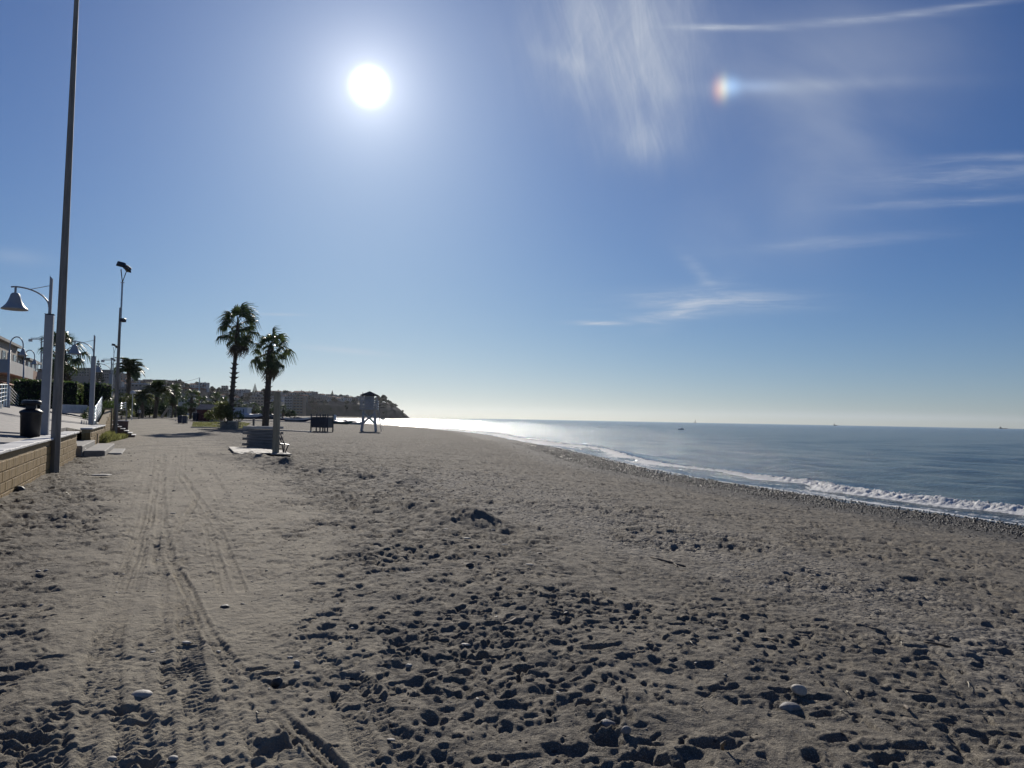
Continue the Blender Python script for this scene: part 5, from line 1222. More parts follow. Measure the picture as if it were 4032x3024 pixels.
# the two tall fan palms on the beach
q = GT(888, 1690); q.y += 1.0; q.z = gz(q.x, q.y)
PXm = q.y / FPX
sleeper_planter('stacked sleeper planter round the taller fan palm', q, 1.5, 1.5, 32 * PXm, 7, 0.05)
topz = hat(920, 1290, q.y) - q.z
fan_palm('taller fan palm growing from the sleeper planter', (q.x, q.y, q.z), topz, 0.28, 0.15, 2.35, 33, (20 * PXm, 0), 150, 5, 3, (0.12, 0.72))
q2 = GT(1046, 1682); q2.z = gz(q2.x, q2.y); P2 = q2.y / FPX
fan_palm('shorter fan palm with a thick trunk beyond the shower post', q2, hat(1072, 1385, q2.y) - q2.z, 0.38, 0.33, 2.7, 33, (8 * P2, 0), 130, 4, 5, (0.15, 1.0), True)
# bush in the planter
q = GT(888, 1690); q.y += 0.2
v_, q_ = leaves_np(2600, [(-1.35, 0, 0.1, 1.0, .7, .6), (-0.5, 0, 0.7, 1.0, .8, .95), (-0.1, -0.1, 0.35, 0.8, .7, .9), (1.1, .1, 0.1, .7, .5, .55), (-0.3, 0, 1.1, .6, .5, .5), (-1.9, 0, 0.1, .5, .4, .35)], 0.10, 12, shell=0.3)
bu = thing('planter_bush', 'loose green bush spilling over the palm planter', 'bush', (q.x, q.y, gz(q.x, q.y) + 32 * PXm + 0.45)); link('foliage', np_mesh('foliage', v_, q_, M_LEAF2, False), bu)
m = MB()
for a in range(6): m.tube([(0, 0, -0.7), (0.8 * math.cos(a * 1.1) - .3, 0.4 * math.sin(a * 1.1), 0.4)], [0.03, 0.012], 5)
m.build('stem', M_TRUNK, bu)
# fan palm behind the tall pole
d_ = 62; b_ = atx(252, 1585, d_); fan_palm('fan palm behind the tall pole and the clipped hedge', (b_.x, b_.y, 1.9), hat(240, 1395, d_) - 1.9, 0.24, 0.18, 1.95, 32, (-0.2, 0), 40, 8, 9)
# date palms by the road
d_ = 118; b_ = ground_at(507, d_); feather_palm('tall date palm behind the floodlight mast', b_, hat(505, 1462, d_) - b_.z, 0.36, 0.34, 3.0, 34, 4)
d_ = 132; b_ = ground_at(612, d_); feather_palm('date palm with upright fronds above the dark shrubs', b_, hat(612, 1560, d_) - b_.z, 0.34, 0.32, 3.5, 34, 6, low=15)
d_ = 128; b_ = ground_at(560, d_); feather_palm('low bushy date palm among the dark shrubs', b_, hat(560, 1572, d_) - b_.z, 0.30, 0.30, 2.4, 30, 7, low=-30)
for i, (px, pyc, d_, cr, lab) in enumerate(((678, 1553, 136, 1.9, 'fan palm beside the playground slide'), (752, 1572, 128, 1.9, 'fan palm at the end of the maroon kiosk'), (690, 1540, 160, 1.6, 'fan palm rising behind the slide palm'), (640, 1580, 150, 1.5, 'half hidden fan palm over the dark shrubs'),
        (795, 1590, 175, 1.8, 'fan palm behind the kiosk roof by the radio mast'), (848, 1575, 190, 1.9, 'fan palm behind the kiosk with a ragged crown'), (880, 1588, 185, 1.6, 'fan palm just behind the taller beach palm'), (940, 1598, 200, 1.7, 'fan palm above the white cabin'), (1000, 1605, 210, 1.6, 'fan palm beyond the boats near the pale tarpaulin'), (1085, 1600, 205, 1.7, 'fan palm beyond the boats beside the shower post'), (820, 1600, 165, 1.5, 'squat fan palm over the kiosk roof'), (965, 1612, 190, 1.3, 'small fan palm beside the white cabin'), (1035, 1615, 195, 1.3, 'small fan palm over the dark boat covers'), (1115, 1612, 215, 1.4, 'last fan palm of the row behind the boats'))):
    b_ = ground_at(px, d_); fan_palm(lab, b_, max(1.2, hat(px, pyc, d_) - b_.z), 0.24, 0.2, cr, 22, (0, 0), 12, 6, 30 + i)
# shrubs under them
for i, (px, pyt, d_, rx, lab, mt) in enumerate(((540, 1572, 140, 2.2, 'dark rounded shrub beside the dome lamp', M_LEAF), (590, 1590, 138, 2.4, 'dark rounded shrub behind the walking person', M_LEAF), (640, 1585, 141, 2.2, 'dark shrub at the foot of the slide', M_LEAF), (520, 1606, 137, 1.7, 'low dark shrub beside the yellow slide', M_LEAF),
        (480, 1548, 112, 2.3, 'olive green tree behind the floodlight mast', M_LEAF2), (575, 1545, 150, 3.0, 'ragged olive tree behind the dark shrubs', M_LEAF2), (620, 1565, 165, 3.0, 'brownish tree below the upright date palm', M_LEAF2), (655, 1560, 170, 2.6, 'loose tree behind the playground slide', M_LEAF2), (715, 1600, 165, 2.4, 'grey green shrub behind the blue bins', M_LEAF), (905, 1590, 215, 3.0, 'dark shrub mass behind the taller palm trunk', M_LEAF), (985, 1612, 225, 3.0, 'dark shrub beyond the pale tarpaulin', M_LEAF), (1060, 1608, 230, 3.2, 'dark shrub beyond the second palm trunk', M_LEAF), (830, 1578, 220, 3.4, 'dark tree rising behind the kiosk', M_LEAF), (1140, 1612, 235, 2.6, 'dark shrub beyond the shower post', M_LEAF))):
    b_ = ground_at(px, d_); hh_ = hat(px, pyt, d_) - b_.z; leaf_tree(lab, b_, hh_, rx, hh_ * 0.52, mt, 1500, 0.20 * d_ / 130, 60 + i, 0.10, 'shrub_tree')

# clipped hedges
def hedge(label, pts, w, h, dens=55, seed=1, z=None, mt=None):
    t = thing('clipped_hedge', label, 'hedge', (0, 0, 0)); rs = np.random.RandomState(seed); m = MB(); V_ = []
    for a, b_ in zip(pts[:-1], pts[1:]):
        a, b_ = Vector(a), Vector(b_); L = (b_ - a).length; d = (b_ - a).normalized(); n = Vector((-d.y, d.x, 0))
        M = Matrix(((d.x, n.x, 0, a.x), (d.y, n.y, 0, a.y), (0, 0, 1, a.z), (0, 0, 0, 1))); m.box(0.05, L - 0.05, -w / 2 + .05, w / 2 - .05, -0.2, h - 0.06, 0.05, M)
        k = int(dens * (2 * L * h + L * w + 2 * w * h)); u = rs.rand(k, 3); face = rs.choice(5, k, p=np.array([L * h, L * h, L * w, w * h, w * h]) / (2 * L * h + L * w + 2 * w * h))
        x = np.where(face == 3, 0, np.where(face == 4, L, u[:, 0] * L)); y = np.where(face == 0, -w / 2, np.where(face == 1, w / 2, (u[:, 1] - .5) * w)); zz_ = np.where(face == 2, h, u[:, 2] * h)
        c = np.stack([x, y, zz_], 1) + rs.normal(size=(k, 3)) * 0.035
        aa_ = rs.normal(size=(k, 3)); aa_ /= np.linalg.norm(aa_, axis=1)[:, None]; bb = np.cross(aa_, rs.normal(size=(k, 3))); bb /= np.linalg.norm(bb, axis=1)[:, None]; s = 0.075 * (0.6 + rs.rand(k))[:, None]
        v = np.stack([c - aa_ * s, c + bb * s * .6, c + aa_ * s, c - bb * s * .6], 1).reshape(-1, 3)
        R_ = np.array([[d.x, n.x, 0], [d.y, n.y, 0], [0, 0, 1]]); V_.append(v @ R_.T + np.array(a))
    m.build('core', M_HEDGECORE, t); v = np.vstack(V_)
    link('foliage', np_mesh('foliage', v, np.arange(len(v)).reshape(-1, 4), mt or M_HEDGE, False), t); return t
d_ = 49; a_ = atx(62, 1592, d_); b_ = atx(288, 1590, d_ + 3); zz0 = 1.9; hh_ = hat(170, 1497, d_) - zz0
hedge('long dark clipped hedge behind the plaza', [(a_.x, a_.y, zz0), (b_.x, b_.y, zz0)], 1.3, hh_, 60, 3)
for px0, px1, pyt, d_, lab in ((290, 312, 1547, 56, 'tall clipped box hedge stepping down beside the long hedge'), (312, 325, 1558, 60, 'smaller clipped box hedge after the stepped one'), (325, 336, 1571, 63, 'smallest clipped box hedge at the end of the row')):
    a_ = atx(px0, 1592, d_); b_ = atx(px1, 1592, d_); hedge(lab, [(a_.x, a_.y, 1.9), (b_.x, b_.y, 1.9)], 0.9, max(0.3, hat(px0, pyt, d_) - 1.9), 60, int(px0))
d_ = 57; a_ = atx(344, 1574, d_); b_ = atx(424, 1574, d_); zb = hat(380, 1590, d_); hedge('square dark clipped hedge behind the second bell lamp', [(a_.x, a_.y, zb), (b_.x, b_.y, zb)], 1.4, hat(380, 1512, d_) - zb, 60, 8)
v_, q_ = leaves_np(3500, [(-0.6, 0, .0, .7, .6, .55), (0.0, 0, .1, .8, .6, .7), (.45, 0, .3, .5, .5, .8), (.55, 0, .0, .5, .5, .5)], 0.06, 22, shell=0.5); c_ = atx(398, 1612, 50)
bk = thing('ivy_bank', 'bright green bank of ground ivy below the square hedge', 'shrub', (c_.x, c_.y, 1.3)); link('foliage', np_mesh('foliage', v_, q_, M_HEDGE, False), bk)
d_ = 66; b_ = atx(320, 1592, d_); leaf_tree('broad dull green tree behind the plaza wall', (b_.x, b_.y, 1.6), hat(320, 1500, d_) - 1.6, 2.3, 1.4, M_LEAF2, 2600, 0.10, 91)
# low white plaza wall under the hedges
a_, b_ = atx(240, 1596, 48), atx(338, 1598, 50); m = MB(); m.beam((a_.x, a_.y, 1.72), (b_.x, b_.y, 1.72), 0.3, 0.55, 0.02); o = m.build('plaza_wall', M_CAP); tag(o, 'low pale plaza wall in front of the stepped box hedges', 'wall')
# three bollards and their plaza
for k, px in enumerate((262, 292, 308)):
    q = onprom(px, 1624 - 2 * k); m = MB(); m.lathe([(0.07, -0.1), (0.07, 0.42), (0.085, 0.44), (0.085, 0.5), (0.04, 0.55)], 12); o = m.build('bollard', M_LAMPGREY); o.location = q; tag(o, 'short grey bollard on the plaza by the low wall', 'bollard', 'plaza bollards')

v_, q_ = leaves_np(1800, [(k * 0.9 - 4.5, 0.0, 0.05, 0.7, 0.4, 0.22) for k in range(11)], 0.07, 33, shell=0.2); R_ = np.array([[WD.x, WN.x, 0], [WD.y, WN.y, 0], [0, 0, 1]]); c_ = F(47, 0.9, 1.25)
bs_ = thing('bed_shrub', 'sparse low shrub growing along the brown planting bed', 'shrub', c_); link('foliage', np_mesh('foliage', v_ @ R_.T, q_, M_LEAF2, False), bs_)

# ================================================================ HILL, HEADLAND AND TOWN
RIDGE = np.array([(-700, 1415, 520, 300), (-300, 1425, 520, 300), (0, 1440, 540, 310), (200, 1468, 600, 330), (330, 1468, 620, 350), (450, 1484, 650, 380), (560, 1508, 700, 420), (700, 1516, 760, 450), (850, 1534, 830, 500), (1000, 1549, 900, 560), (1100, 1556, 950, 620),
                  (1200, 1558, 980, 680), (1300, 1566, 1020, 740), (1400, 1570, 1080, 810), (1470, 1577, 1120, 890), (1520, 1586, 1150, 950), (1545, 1594, 1170, 1010), (1580, 1615, 1195, 1080), (1600, 1631, 1206, 1150), (1611, 1641, 1213, 1190), (1619, 1651, 1220, 1214)], dtype=float)
def hill_pt(px, v, noise=True):
    ry, rd, bd = (float(np.interp(px, RIDGE[:, 0], RIDGE[:, k])) for k in (1, 2, 3))
    bd = max(bd, rd - 2.0 * max(2.0, hat(px, ry, rd) + 2))
    d = bd + (rd - bd) * v; dr_ = ray(px, 1600); x = dr_.x / dr_.y * d
    zr = hat(px, ry, rd); zb = -1.2 if px > 1240 else 0.4 + max(0.0, (1240 - px) / 1240) * 1.0
    prof = v ** 0.62 if px > 1000 else v ** 0.9
    if px > 1250: prof = min(1.0, 0.55 * min(1, v * 7) + 0.45 * v ** 0.8)
    z = zb + (zr - zb) * prof
    return x, d, z
cols = np.concatenate([np.linspace(-700, 900, 130), np.linspace(905, 1619, 190)]); vs_ = np.concatenate([np.linspace(0, 1, 34), [1.1, 1.3, 1.7]])
HV = np.zeros((len(cols), len(vs_), 3))
for i, px in enumerate(cols):
    for j, v in enumerate(vs_):
        x, d, z = hill_pt(px, min(v, 1.0))
        if v > 1:
            k = d * (1 + 0.12 * (v - 1)); x = x * k / d; d = k; z = z - 30 * (v - 1) ** 1.2
        HV[i, j] = (x, d, z)
amp = np.minimum(1, HV[..., 2] / 8.0).clip(0, 1)
HV[..., 2] += amp * (5.0 * (fbm(HV[..., 0] * 0.03, HV[..., 1] * 0.03, 4, 3) - 0.5) + 2.0 * (fbm(HV[..., 0] * 0.15, HV[..., 1] * 0.15, 3, 9) - 0.5))
HV[..., 0] += amp * 6 * (fbm(HV[..., 1] * 0.05, HV[..., 2] * 0.12, 3, 14) - 0.5)
n1_, n2_ = len(cols), len(vs_); ii = (np.arange(n1_ - 1) * n2_)[:, None]; jj = np.arange(n2_ - 1)
q = np.stack([ii + jj, ii + n2_ + jj, ii + n2_ + jj + 1, ii + jj + 1], axis=-1).reshape(-1, 4)
M_HILL = mat('scrub_hillside', (0.070, 0.062, 0.050), 0.95, 0.4, 0.05, 0.8, 0.25, color2=(0.040, 0.043, 0.028))
tag(link('headland', np_mesh('headland', HV.reshape(-1, 3), q[:, ::-1], M_HILL)), 'scrub covered hill running out to a low headland in the sea', 'headland', kind='structure')

MW = {'white': mat('house_white', (0.44, 0.44, 0.43), 0.8, 0.12, 0.4), 'cream': mat('house_cream', (0.34, 0.30, 0.25), 0.8, 0.15, 0.4), 'grey': mat('house_grey', (0.22, 0.21, 0.20), 0.8, 0.15, 0.4), 'tan': mat('house_tan', (0.25, 0.19, 0.14), 0.8, 0.15, 0.4)}
M_TERR = mat('terracotta_tiles', (0.26, 0.115, 0.07), 0.85, 0.25, 0.8); M_FLAT = mat('flat_roof_grey', (0.24, 0.23, 0.22), 0.9, 0.2, 0.4)
def house_mesh(name, w, d, h, wall, roof, pitch, nwin, floors, seed):
    r = random.Random(seed); m = MB(); m.cur = 0; m.box(-w / 2, w / 2, -d / 2, d / 2, -8, h)
    m.box(-w / 2 - w * .28, -w / 2 - 0.02, -d * .3, d * .4, -8, h * r.uniform(.5, .75))
    m.cur = 1
    if pitch: m.add([(-w / 2 - .4, -d / 2 - .4, h), (w / 2 + .4, -d / 2 - .4, h), (w / 2 + .4, d / 2 + .4, h), (-w / 2 - .4, d / 2 + .4, h), (-w / 2 - .2, 0, h + pitch), (w / 2 + .2, 0, h + pitch)], [(0, 1, 5, 4), (2, 3, 4, 5), (3, 0, 4), (1, 2, 5)])
    else: m.box(-w / 2 - .15, w / 2 + .15, -d / 2 - .15, d / 2 + .15, h + 0.01, h + 0.5)
    m.box(w * .2, w * .2 + .8, 0, .8, h, h + pitch + 1.4)
    m.cur = 2
    for f in range(floors):
        for k in range(nwin):
            x = -w / 2 + w * (k + .5) / nwin; z = h * (f + .35) / floors; m.box(x - .6, x + .6, -d / 2 - 0.06, -d / 2 + .1, z, z + h / floors * .5)
    return m.mesh(name, [MW[wall], roof, M_GLASS])
HP = [house_mesh('house', 12, 9, 6.5, 'white', M_FLAT, 0, 4, 2, 1), house_mesh('house', 14, 9, 6, 'white', M_TERR, 1.8, 4, 2, 2), house_mesh('house', 10, 9, 8.5, 'cream', M_FLAT, 0, 3, 3, 3), house_mesh('house', 16, 10, 5, 'white', M_FLAT, 0, 5, 1, 4), house_mesh('house', 11, 9, 6, 'grey', M_TERR, 2.0, 3, 2, 5), house_mesh('house', 13, 9, 7, 'tan', M_FLAT, 0, 4, 2, 6)]
HL = ['white flat-roofed house on the hillside of the headland', 'white hillside house with a terracotta roof', 'tall cream hillside house with a flat roof', 'long low white hillside house', 'grey hillside house with a terracotta roof', 'tan flat-roofed house on the hill']
hr = random.Random(21)
for k in range(190):
    px = hr.choice((hr.uniform(1090, 1430), hr.uniform(1090, 1400), hr.uniform(760, 1100), hr.uniform(470, 800), hr.uniform(250, 560)))
    v = hr.uniform(0.55, 1.0) if px > 1000 else hr.uniform(0.45, 1.0)
    if hr.random() < 0.4: v = 1.0
    if px > 1440: continue
    x, d, z = hill_pt(px, v); t_ = hr.choices(range(6), (5, 3, 3, 4, 2, 2))[0] if px > 950 else hr.choices(range(6), (2, 3, 2, 2, 4, 4))[0]
    o = link('hillside_house', HP[t_], None, (x, d, z - 0.8), hr.uniform(-.35, .35)); s = hr.uniform(0.55, 0.95) * (1.0 if d > 800 else 0.8); o.scale = (s, s, s * hr.uniform(.75, 1.0)); tag(o, HL[t_], 'house', 'houses on the hill behind the beach')
# trees on the hill
TM = []
for k in range(4):
    v_, q_ = leaves_np(420, lumpy(7, 4.2, 4.2, 2.6 if k < 2 else 3.8, 70 + k), 0.85, 70 + k, shell=0.3); v_[:, 2] += 5.5; TM.append(np_mesh('crown', v_, q_, M_FARLEAF, False))
m = MB(); m.tube([(0, 0, -2), (0.2, 0, 3), (0, 0, 6)], [0.4, 0.3, 0.15], 6); TRK = m.mesh('trunk', M_TRUNK)
def far_tree(px, v, s, lab, k=None):
    x, d, z = hill_pt(px, v); t = thing('hill_tree', lab, 'tree', (x, d, z - 3.4 * s), hr.uniform(0, 6), 'trees on the hill behind the beach'); t.scale = (s, s, s * hr.uniform(.8, 1.15))
    link('trunk', TRK, t); link('crown', TM[hr.randrange(4) if k is None else k], t); return t
for px, s in ((690, 1.2), (705, 1.1), (730, 1.0), (770, 1.1), (790, 0.9), (860, .8), (880, .7), (1040, 1.1), (1120, 1.5), (1140, 1.1), (1178, 1.0), (1230, 1.5), (1255, 1.3), (1330, .8), (1340, 1.3), (1360, 1.0), (1403, 1.0), (1420, .9), (1437, .8)): far_tree(px, 0.98, s, 'dark pine standing on the skyline of the hill')
for px, s in ((1487, 1.7), (1500, 1.9), (1510, 1.7), (1497, 1.4), (1520, 1.3), (1535, 1.0), (1548, .9), (1558, .9)): far_tree(px, 1.0, s, 'bushy pine on the seaward shoulder of the headland')
for k in range(170):
    px = hr.uniform(250, 1590); far_tree(px, hr.uniform(0.05, 0.9), hr.uniform(0.5, 1.1) * (1 if px > 800 else .75), 'scrubby tree on the slope of the hill')
# Norfolk pines
def norfolk(px, pyt, pyb, d, lab):
    b_ = atx(px, pyb, d); H = hat(px, pyt, d) - b_.z; t = thing('norfolk_pine', lab, 'tree', b_); m = MB(); m.tube([(0, 0, -3), (0, 0, H)], [0.35, 0.05], 6); m.build('trunk', M_TRUNK, t); V_ = []
    m = MB(); r = random.Random(int(px))
    for i in range(9):
        z = H * (0.18 + 0.80 * i / 9.0); R_ = H * 0.30 * (1 - i / 9.5)
        for k in range(7):
            a = 2 * PI * k / 7 + i; dd = Vector((math.cos(a), math.sin(a), 0)); s_ = Vector((-dd.y, dd.x, 0)) * R_ * .16
            m.add([(0, 0, z), tuple(dd * R_ * .6 + s_ + Vector((0, 0, z - .2))), tuple(dd * R_ + Vector((0, 0, z + R_ * .18))), tuple(dd * R_ * .6 - s_ + Vector((0, 0, z - .2)))], [(0, 1, 2, 3)])
            m.add([(0, 0, z + .3), tuple(dd * R_ * .55 + Vector((0, 0, z - .5))), tuple(dd * R_ * .9 + Vector((0, 0, z + R_ * .2))), tuple(dd * R_ * .55 + Vector((0, 0, z + .55)))], [(0, 1, 2, 3)])
    m.build('crown', M_FARLEAF, t)
norfolk(1003, 1508, 1550, 880, 'layered Norfolk pine on the skyline between the two beach palms'); norfolk(1308, 1536, 1560, 1000, 'slim Norfolk pine on the skyline of the headland'); norfolk(1428, 1542, 1575, 1090, 'slim Norfolk pine on the skyline by the lifeguard tower'); norfolk(693, 1491, 1520, 700, 'slim Norfolk pine beside the cable of the radio mast'); norfolk(383, 1412, 1520, 330, 'dark tall Norfolk pine beside the second bell lamp')
# large blocks on the near ridge
def block(lab, px0, px1, pyt, d, hpx, wall, roof=None, floors=3, nwin=6, dep=12, name='apartment_block', balc=False):
    a_, b_ = atx(px0, pyt, d), atx(px1, pyt, d); w = (b_ - a_).x; H = a_.z; z0 = H - hpx * d / FPX; t = thing(name, lab, 'building', ((a_.x + b_.x) / 2, d, z0)); h = H - z0
    m = MB(); m.box(-w / 2, w / 2, 0, dep, -6, h); m.build('wall', MW[wall], t); m = MB(); m.box(-w / 2 - .3, w / 2 + .3, -.3, dep + .3, h + .01, h + .6); m.build('roof', roof or M_FLAT, t)
    for f in range(floors):
        z = h * (f + .3) / floors
        if balc:
            m = MB(); m.box(-w / 2 + .5, w / 2 - .5, -1.2, 0, z - .35, z - .2); m.box(-w / 2 + .5, w / 2 - .5, -1.25, -1.18, z - .2, z + .7); m.build('balcony', MW['grey'] if wall != 'grey' else MW['white'], t)
        for k in range(nwin):
            x = -w / 2 + w * (k + .5) / nwin; m = MB(); ww = w / nwin * .28; m.box(x - ww, x + ww, -.08, .1, z, z + h / floors * .5); m.build('window', M_GLASS, t)
block('long dark building on the ridge with a stepped roofline', 262, 352, 1450, 560, 32, 'grey', None, 3, 9); block('ridge building with open arcade of bright openings', 380, 446, 1458, 560, 34, 'grey', None, 3, 8)
block('pale apartment block with balconies left of the shorter palm', 990, 1062, 1563, 760, 64, 'cream', None, 5, 6, 12, balc=True); block('pale apartment block beside the shower post', 1070, 1108, 1560, 775, 62, 'white', None, 5, 4, 12, balc=True); block('apartment block between the shower post and the tan block', 1120, 1152, 1562, 770, 64, 'white', None, 6, 3, 12, balc=True); block('tan apartment block nearest the cliff', 1155, 1194, 1564, 770, 66, 'tan', None, 6, 3, 12, balc=True); block('low apartment block behind the taller palm trunk', 905, 985, 1580, 720, 42, 'grey', None, 4, 7, 12, balc=True)
block('long low building with a pale blue roof on the slope', 500, 606, 1512, 430, 12, 'grey', mat('pale_blue_roof', (0.30, 0.36, 0.42), 0.6, 0.1), 1, 7, 9, 'long_shed'); block('pale villa behind the grey palms', 702, 752, 1554, 300, 34, 'white', None, 2, 4, 9, 'villa'); block('low wall of houses under the skyline trees', 700, 790, 1530, 520, 20, 'tan', M_TERR, 2, 7, 9, 'hillside_terrace'); block('pale blue villa behind the floodlight mast', 466, 500, 1530, 300, 30, 'grey', None, 2, 3, 9, 'villa'); block('small pale house behind the palms by the radio mast', 786, 806, 1567, 260, 16, 'white', None, 1, 2, 6, 'villa')

# radio mast with its cable
d = 250; b_ = atx(783, 1600, d); H = hat(786, 1487, d); rmst = thing('radio_mast', 'thin red and white radio mast with a sagging cable', 'mast', (b_.x, d, 0.5)); top_ = atx(786, 1487, d) - Vector((b_.x, d, 0.5)); mid = atx(784, 1545, d) - Vector((b_.x, d, 0.5))
m = MB(); m.tube([(0, 0, 0), tuple(mid)], [0.45, 0.32], 4); m.build('lower_mast', mat('mast_red', (0.28, 0.05, 0.04), 0.6, 0.2), rmst); m = MB(); m.tube([tuple(mid), tuple(top_)], [0.26, 0.12], 4); m.build('upper_mast', M_STEEL, rmst)
e_ = atx(700, 1502, d + 60) - Vector((b_.x, d, 0.5)); m = MB(); m.tube([top_.lerp(e_, k / 6) - Vector((0, 0, 0.5 * math.sin(PI * k / 6))) for k in range(7)], 0.045, 4); m.build('cable', M_DARKMETAL, rmst)
# tower cranes far off
M_CR = mat('crane_pale', (0.45, 0.46, 0.47), 0.6, 0.1)
for px0, px1, py, pyb, pxm, d, lab in ((405, 492, 1419, 1480, 484, 900, 'pale tower crane jib over the ridge behind the mast'), (120, 168, 1337, 1440, 164, 800, 'faint tower crane jib beside the tall bell lamp')):
    a_, b_, c_ = atx(px0, py, d), atx(px1, py, d), atx(pxm, pyb, d); t = thing('tower_crane', lab, 'crane', c_); m = MB(); tp = atx(pxm, py - 8, d) - c_
    m.beam((0, 0, -20), tuple(tp), 1.2, 1.2); m.build('tower', M_CR, t)
    m = MB(); n = 14; A_, B_ = a_ - c_, b_ - c_
    m.tube([A_, B_], 0.22, 4); m.tube([A_ + Vector((0, 0, 1.8)), B_ + Vector((0, 0, 1.8))], 0.2, 4)
    for k in range(n): m.tube([A_.lerp(B_, k / n), A_.lerp(B_, (k + .5) / n) + Vector((0, 0, 1.8))], 0.13, 4, False); m.tube([A_.lerp(B_, (k + .5) / n) + Vector((0, 0, 1.8)), A_.lerp(B_, (k + 1) / n)], 0.13, 4, False)
    m.build('jib', M_CR, t); m = MB(); m.box(-1.6, 1.6, -1, 1, -2.2, .6); o = m.build('counterweight', M_CR, t); o.location = A_

# dome lamp and playground slides among the far palms
d = 108; b_ = ground_at(521, d); dl = thing('dome_lamp_post', 'slim lamp post with a pale half-dome head by the dark shrubs', 'lamp post', b_); H = hat(521, 1538, d) - b_.z; zs_ = d / FPX
m = MB(); m.tube([(0, 0, -.2), (0, 0, H - 9 * zs_)], 0.06, 8); m.build('pole', M_WHITEPAINT, dl); m = MB(); m.lathe([(10 * zs_, H - 12 * zs_), (10 * zs_, H - 9 * zs_), (8.5 * zs_, H - 4 * zs_), (5 * zs_, H - zs_), (0.05, H)], 18); m.build('dome', M_CAP, dl, True)
M_YEL = mat('yellow_plastic', (0.42, 0.36, 0.09), 0.5, 0.15)
for px, d, hp, wp, mt, sg, lab in ((516, 134, 24, 18, M_YEL, 1, 'small yellow playground slide by the low shrub'), (640, 134, 38, 22, M_STEEL, -1, 'grey metal playground slide beside the fan palm')):
    b_ = ground_at(px, d); zs_ = d / FPX; h, w = hp * zs_, wp * zs_; t = thing('playground_slide', lab, 'slide', b_); m = MB(); x0, x1 = (0, w) if sg > 0 else (w, 0)
    m.beam((x0, 0, h), (x1, 0, .15), 0.5, 0.06); m.build('chute', mt, t); m = MB(); m.beam((x0, -.28, h + .1), (x1, -.28, .25), 0.04, 0.2); m.beam((x0, .28, h + .1), (x1, .28, .25), 0.04, 0.2); m.build('side_rail', mt, t)
    m = MB(); m.beam((x0 - sg * .5, 0, h), (x0, 0, h), .5, .06); m.build('platform', mt, t); m = MB(); [m.beam((x0 - sg * k, y, -.1), (x0 - sg * k, y, h + .5), .06, .06) for k in (0.05, .45) for y in (-.25, .25)]; m.build('frame', mt, t)
    m = MB(); [m.beam((x0 - sg * .5, -.25, h * (k + .5) / 5), (x0 - sg * .5, .25, h * (k + .5) / 5), .04, .04) for k in range(5)]; m.build('ladder_rung', mt, t)

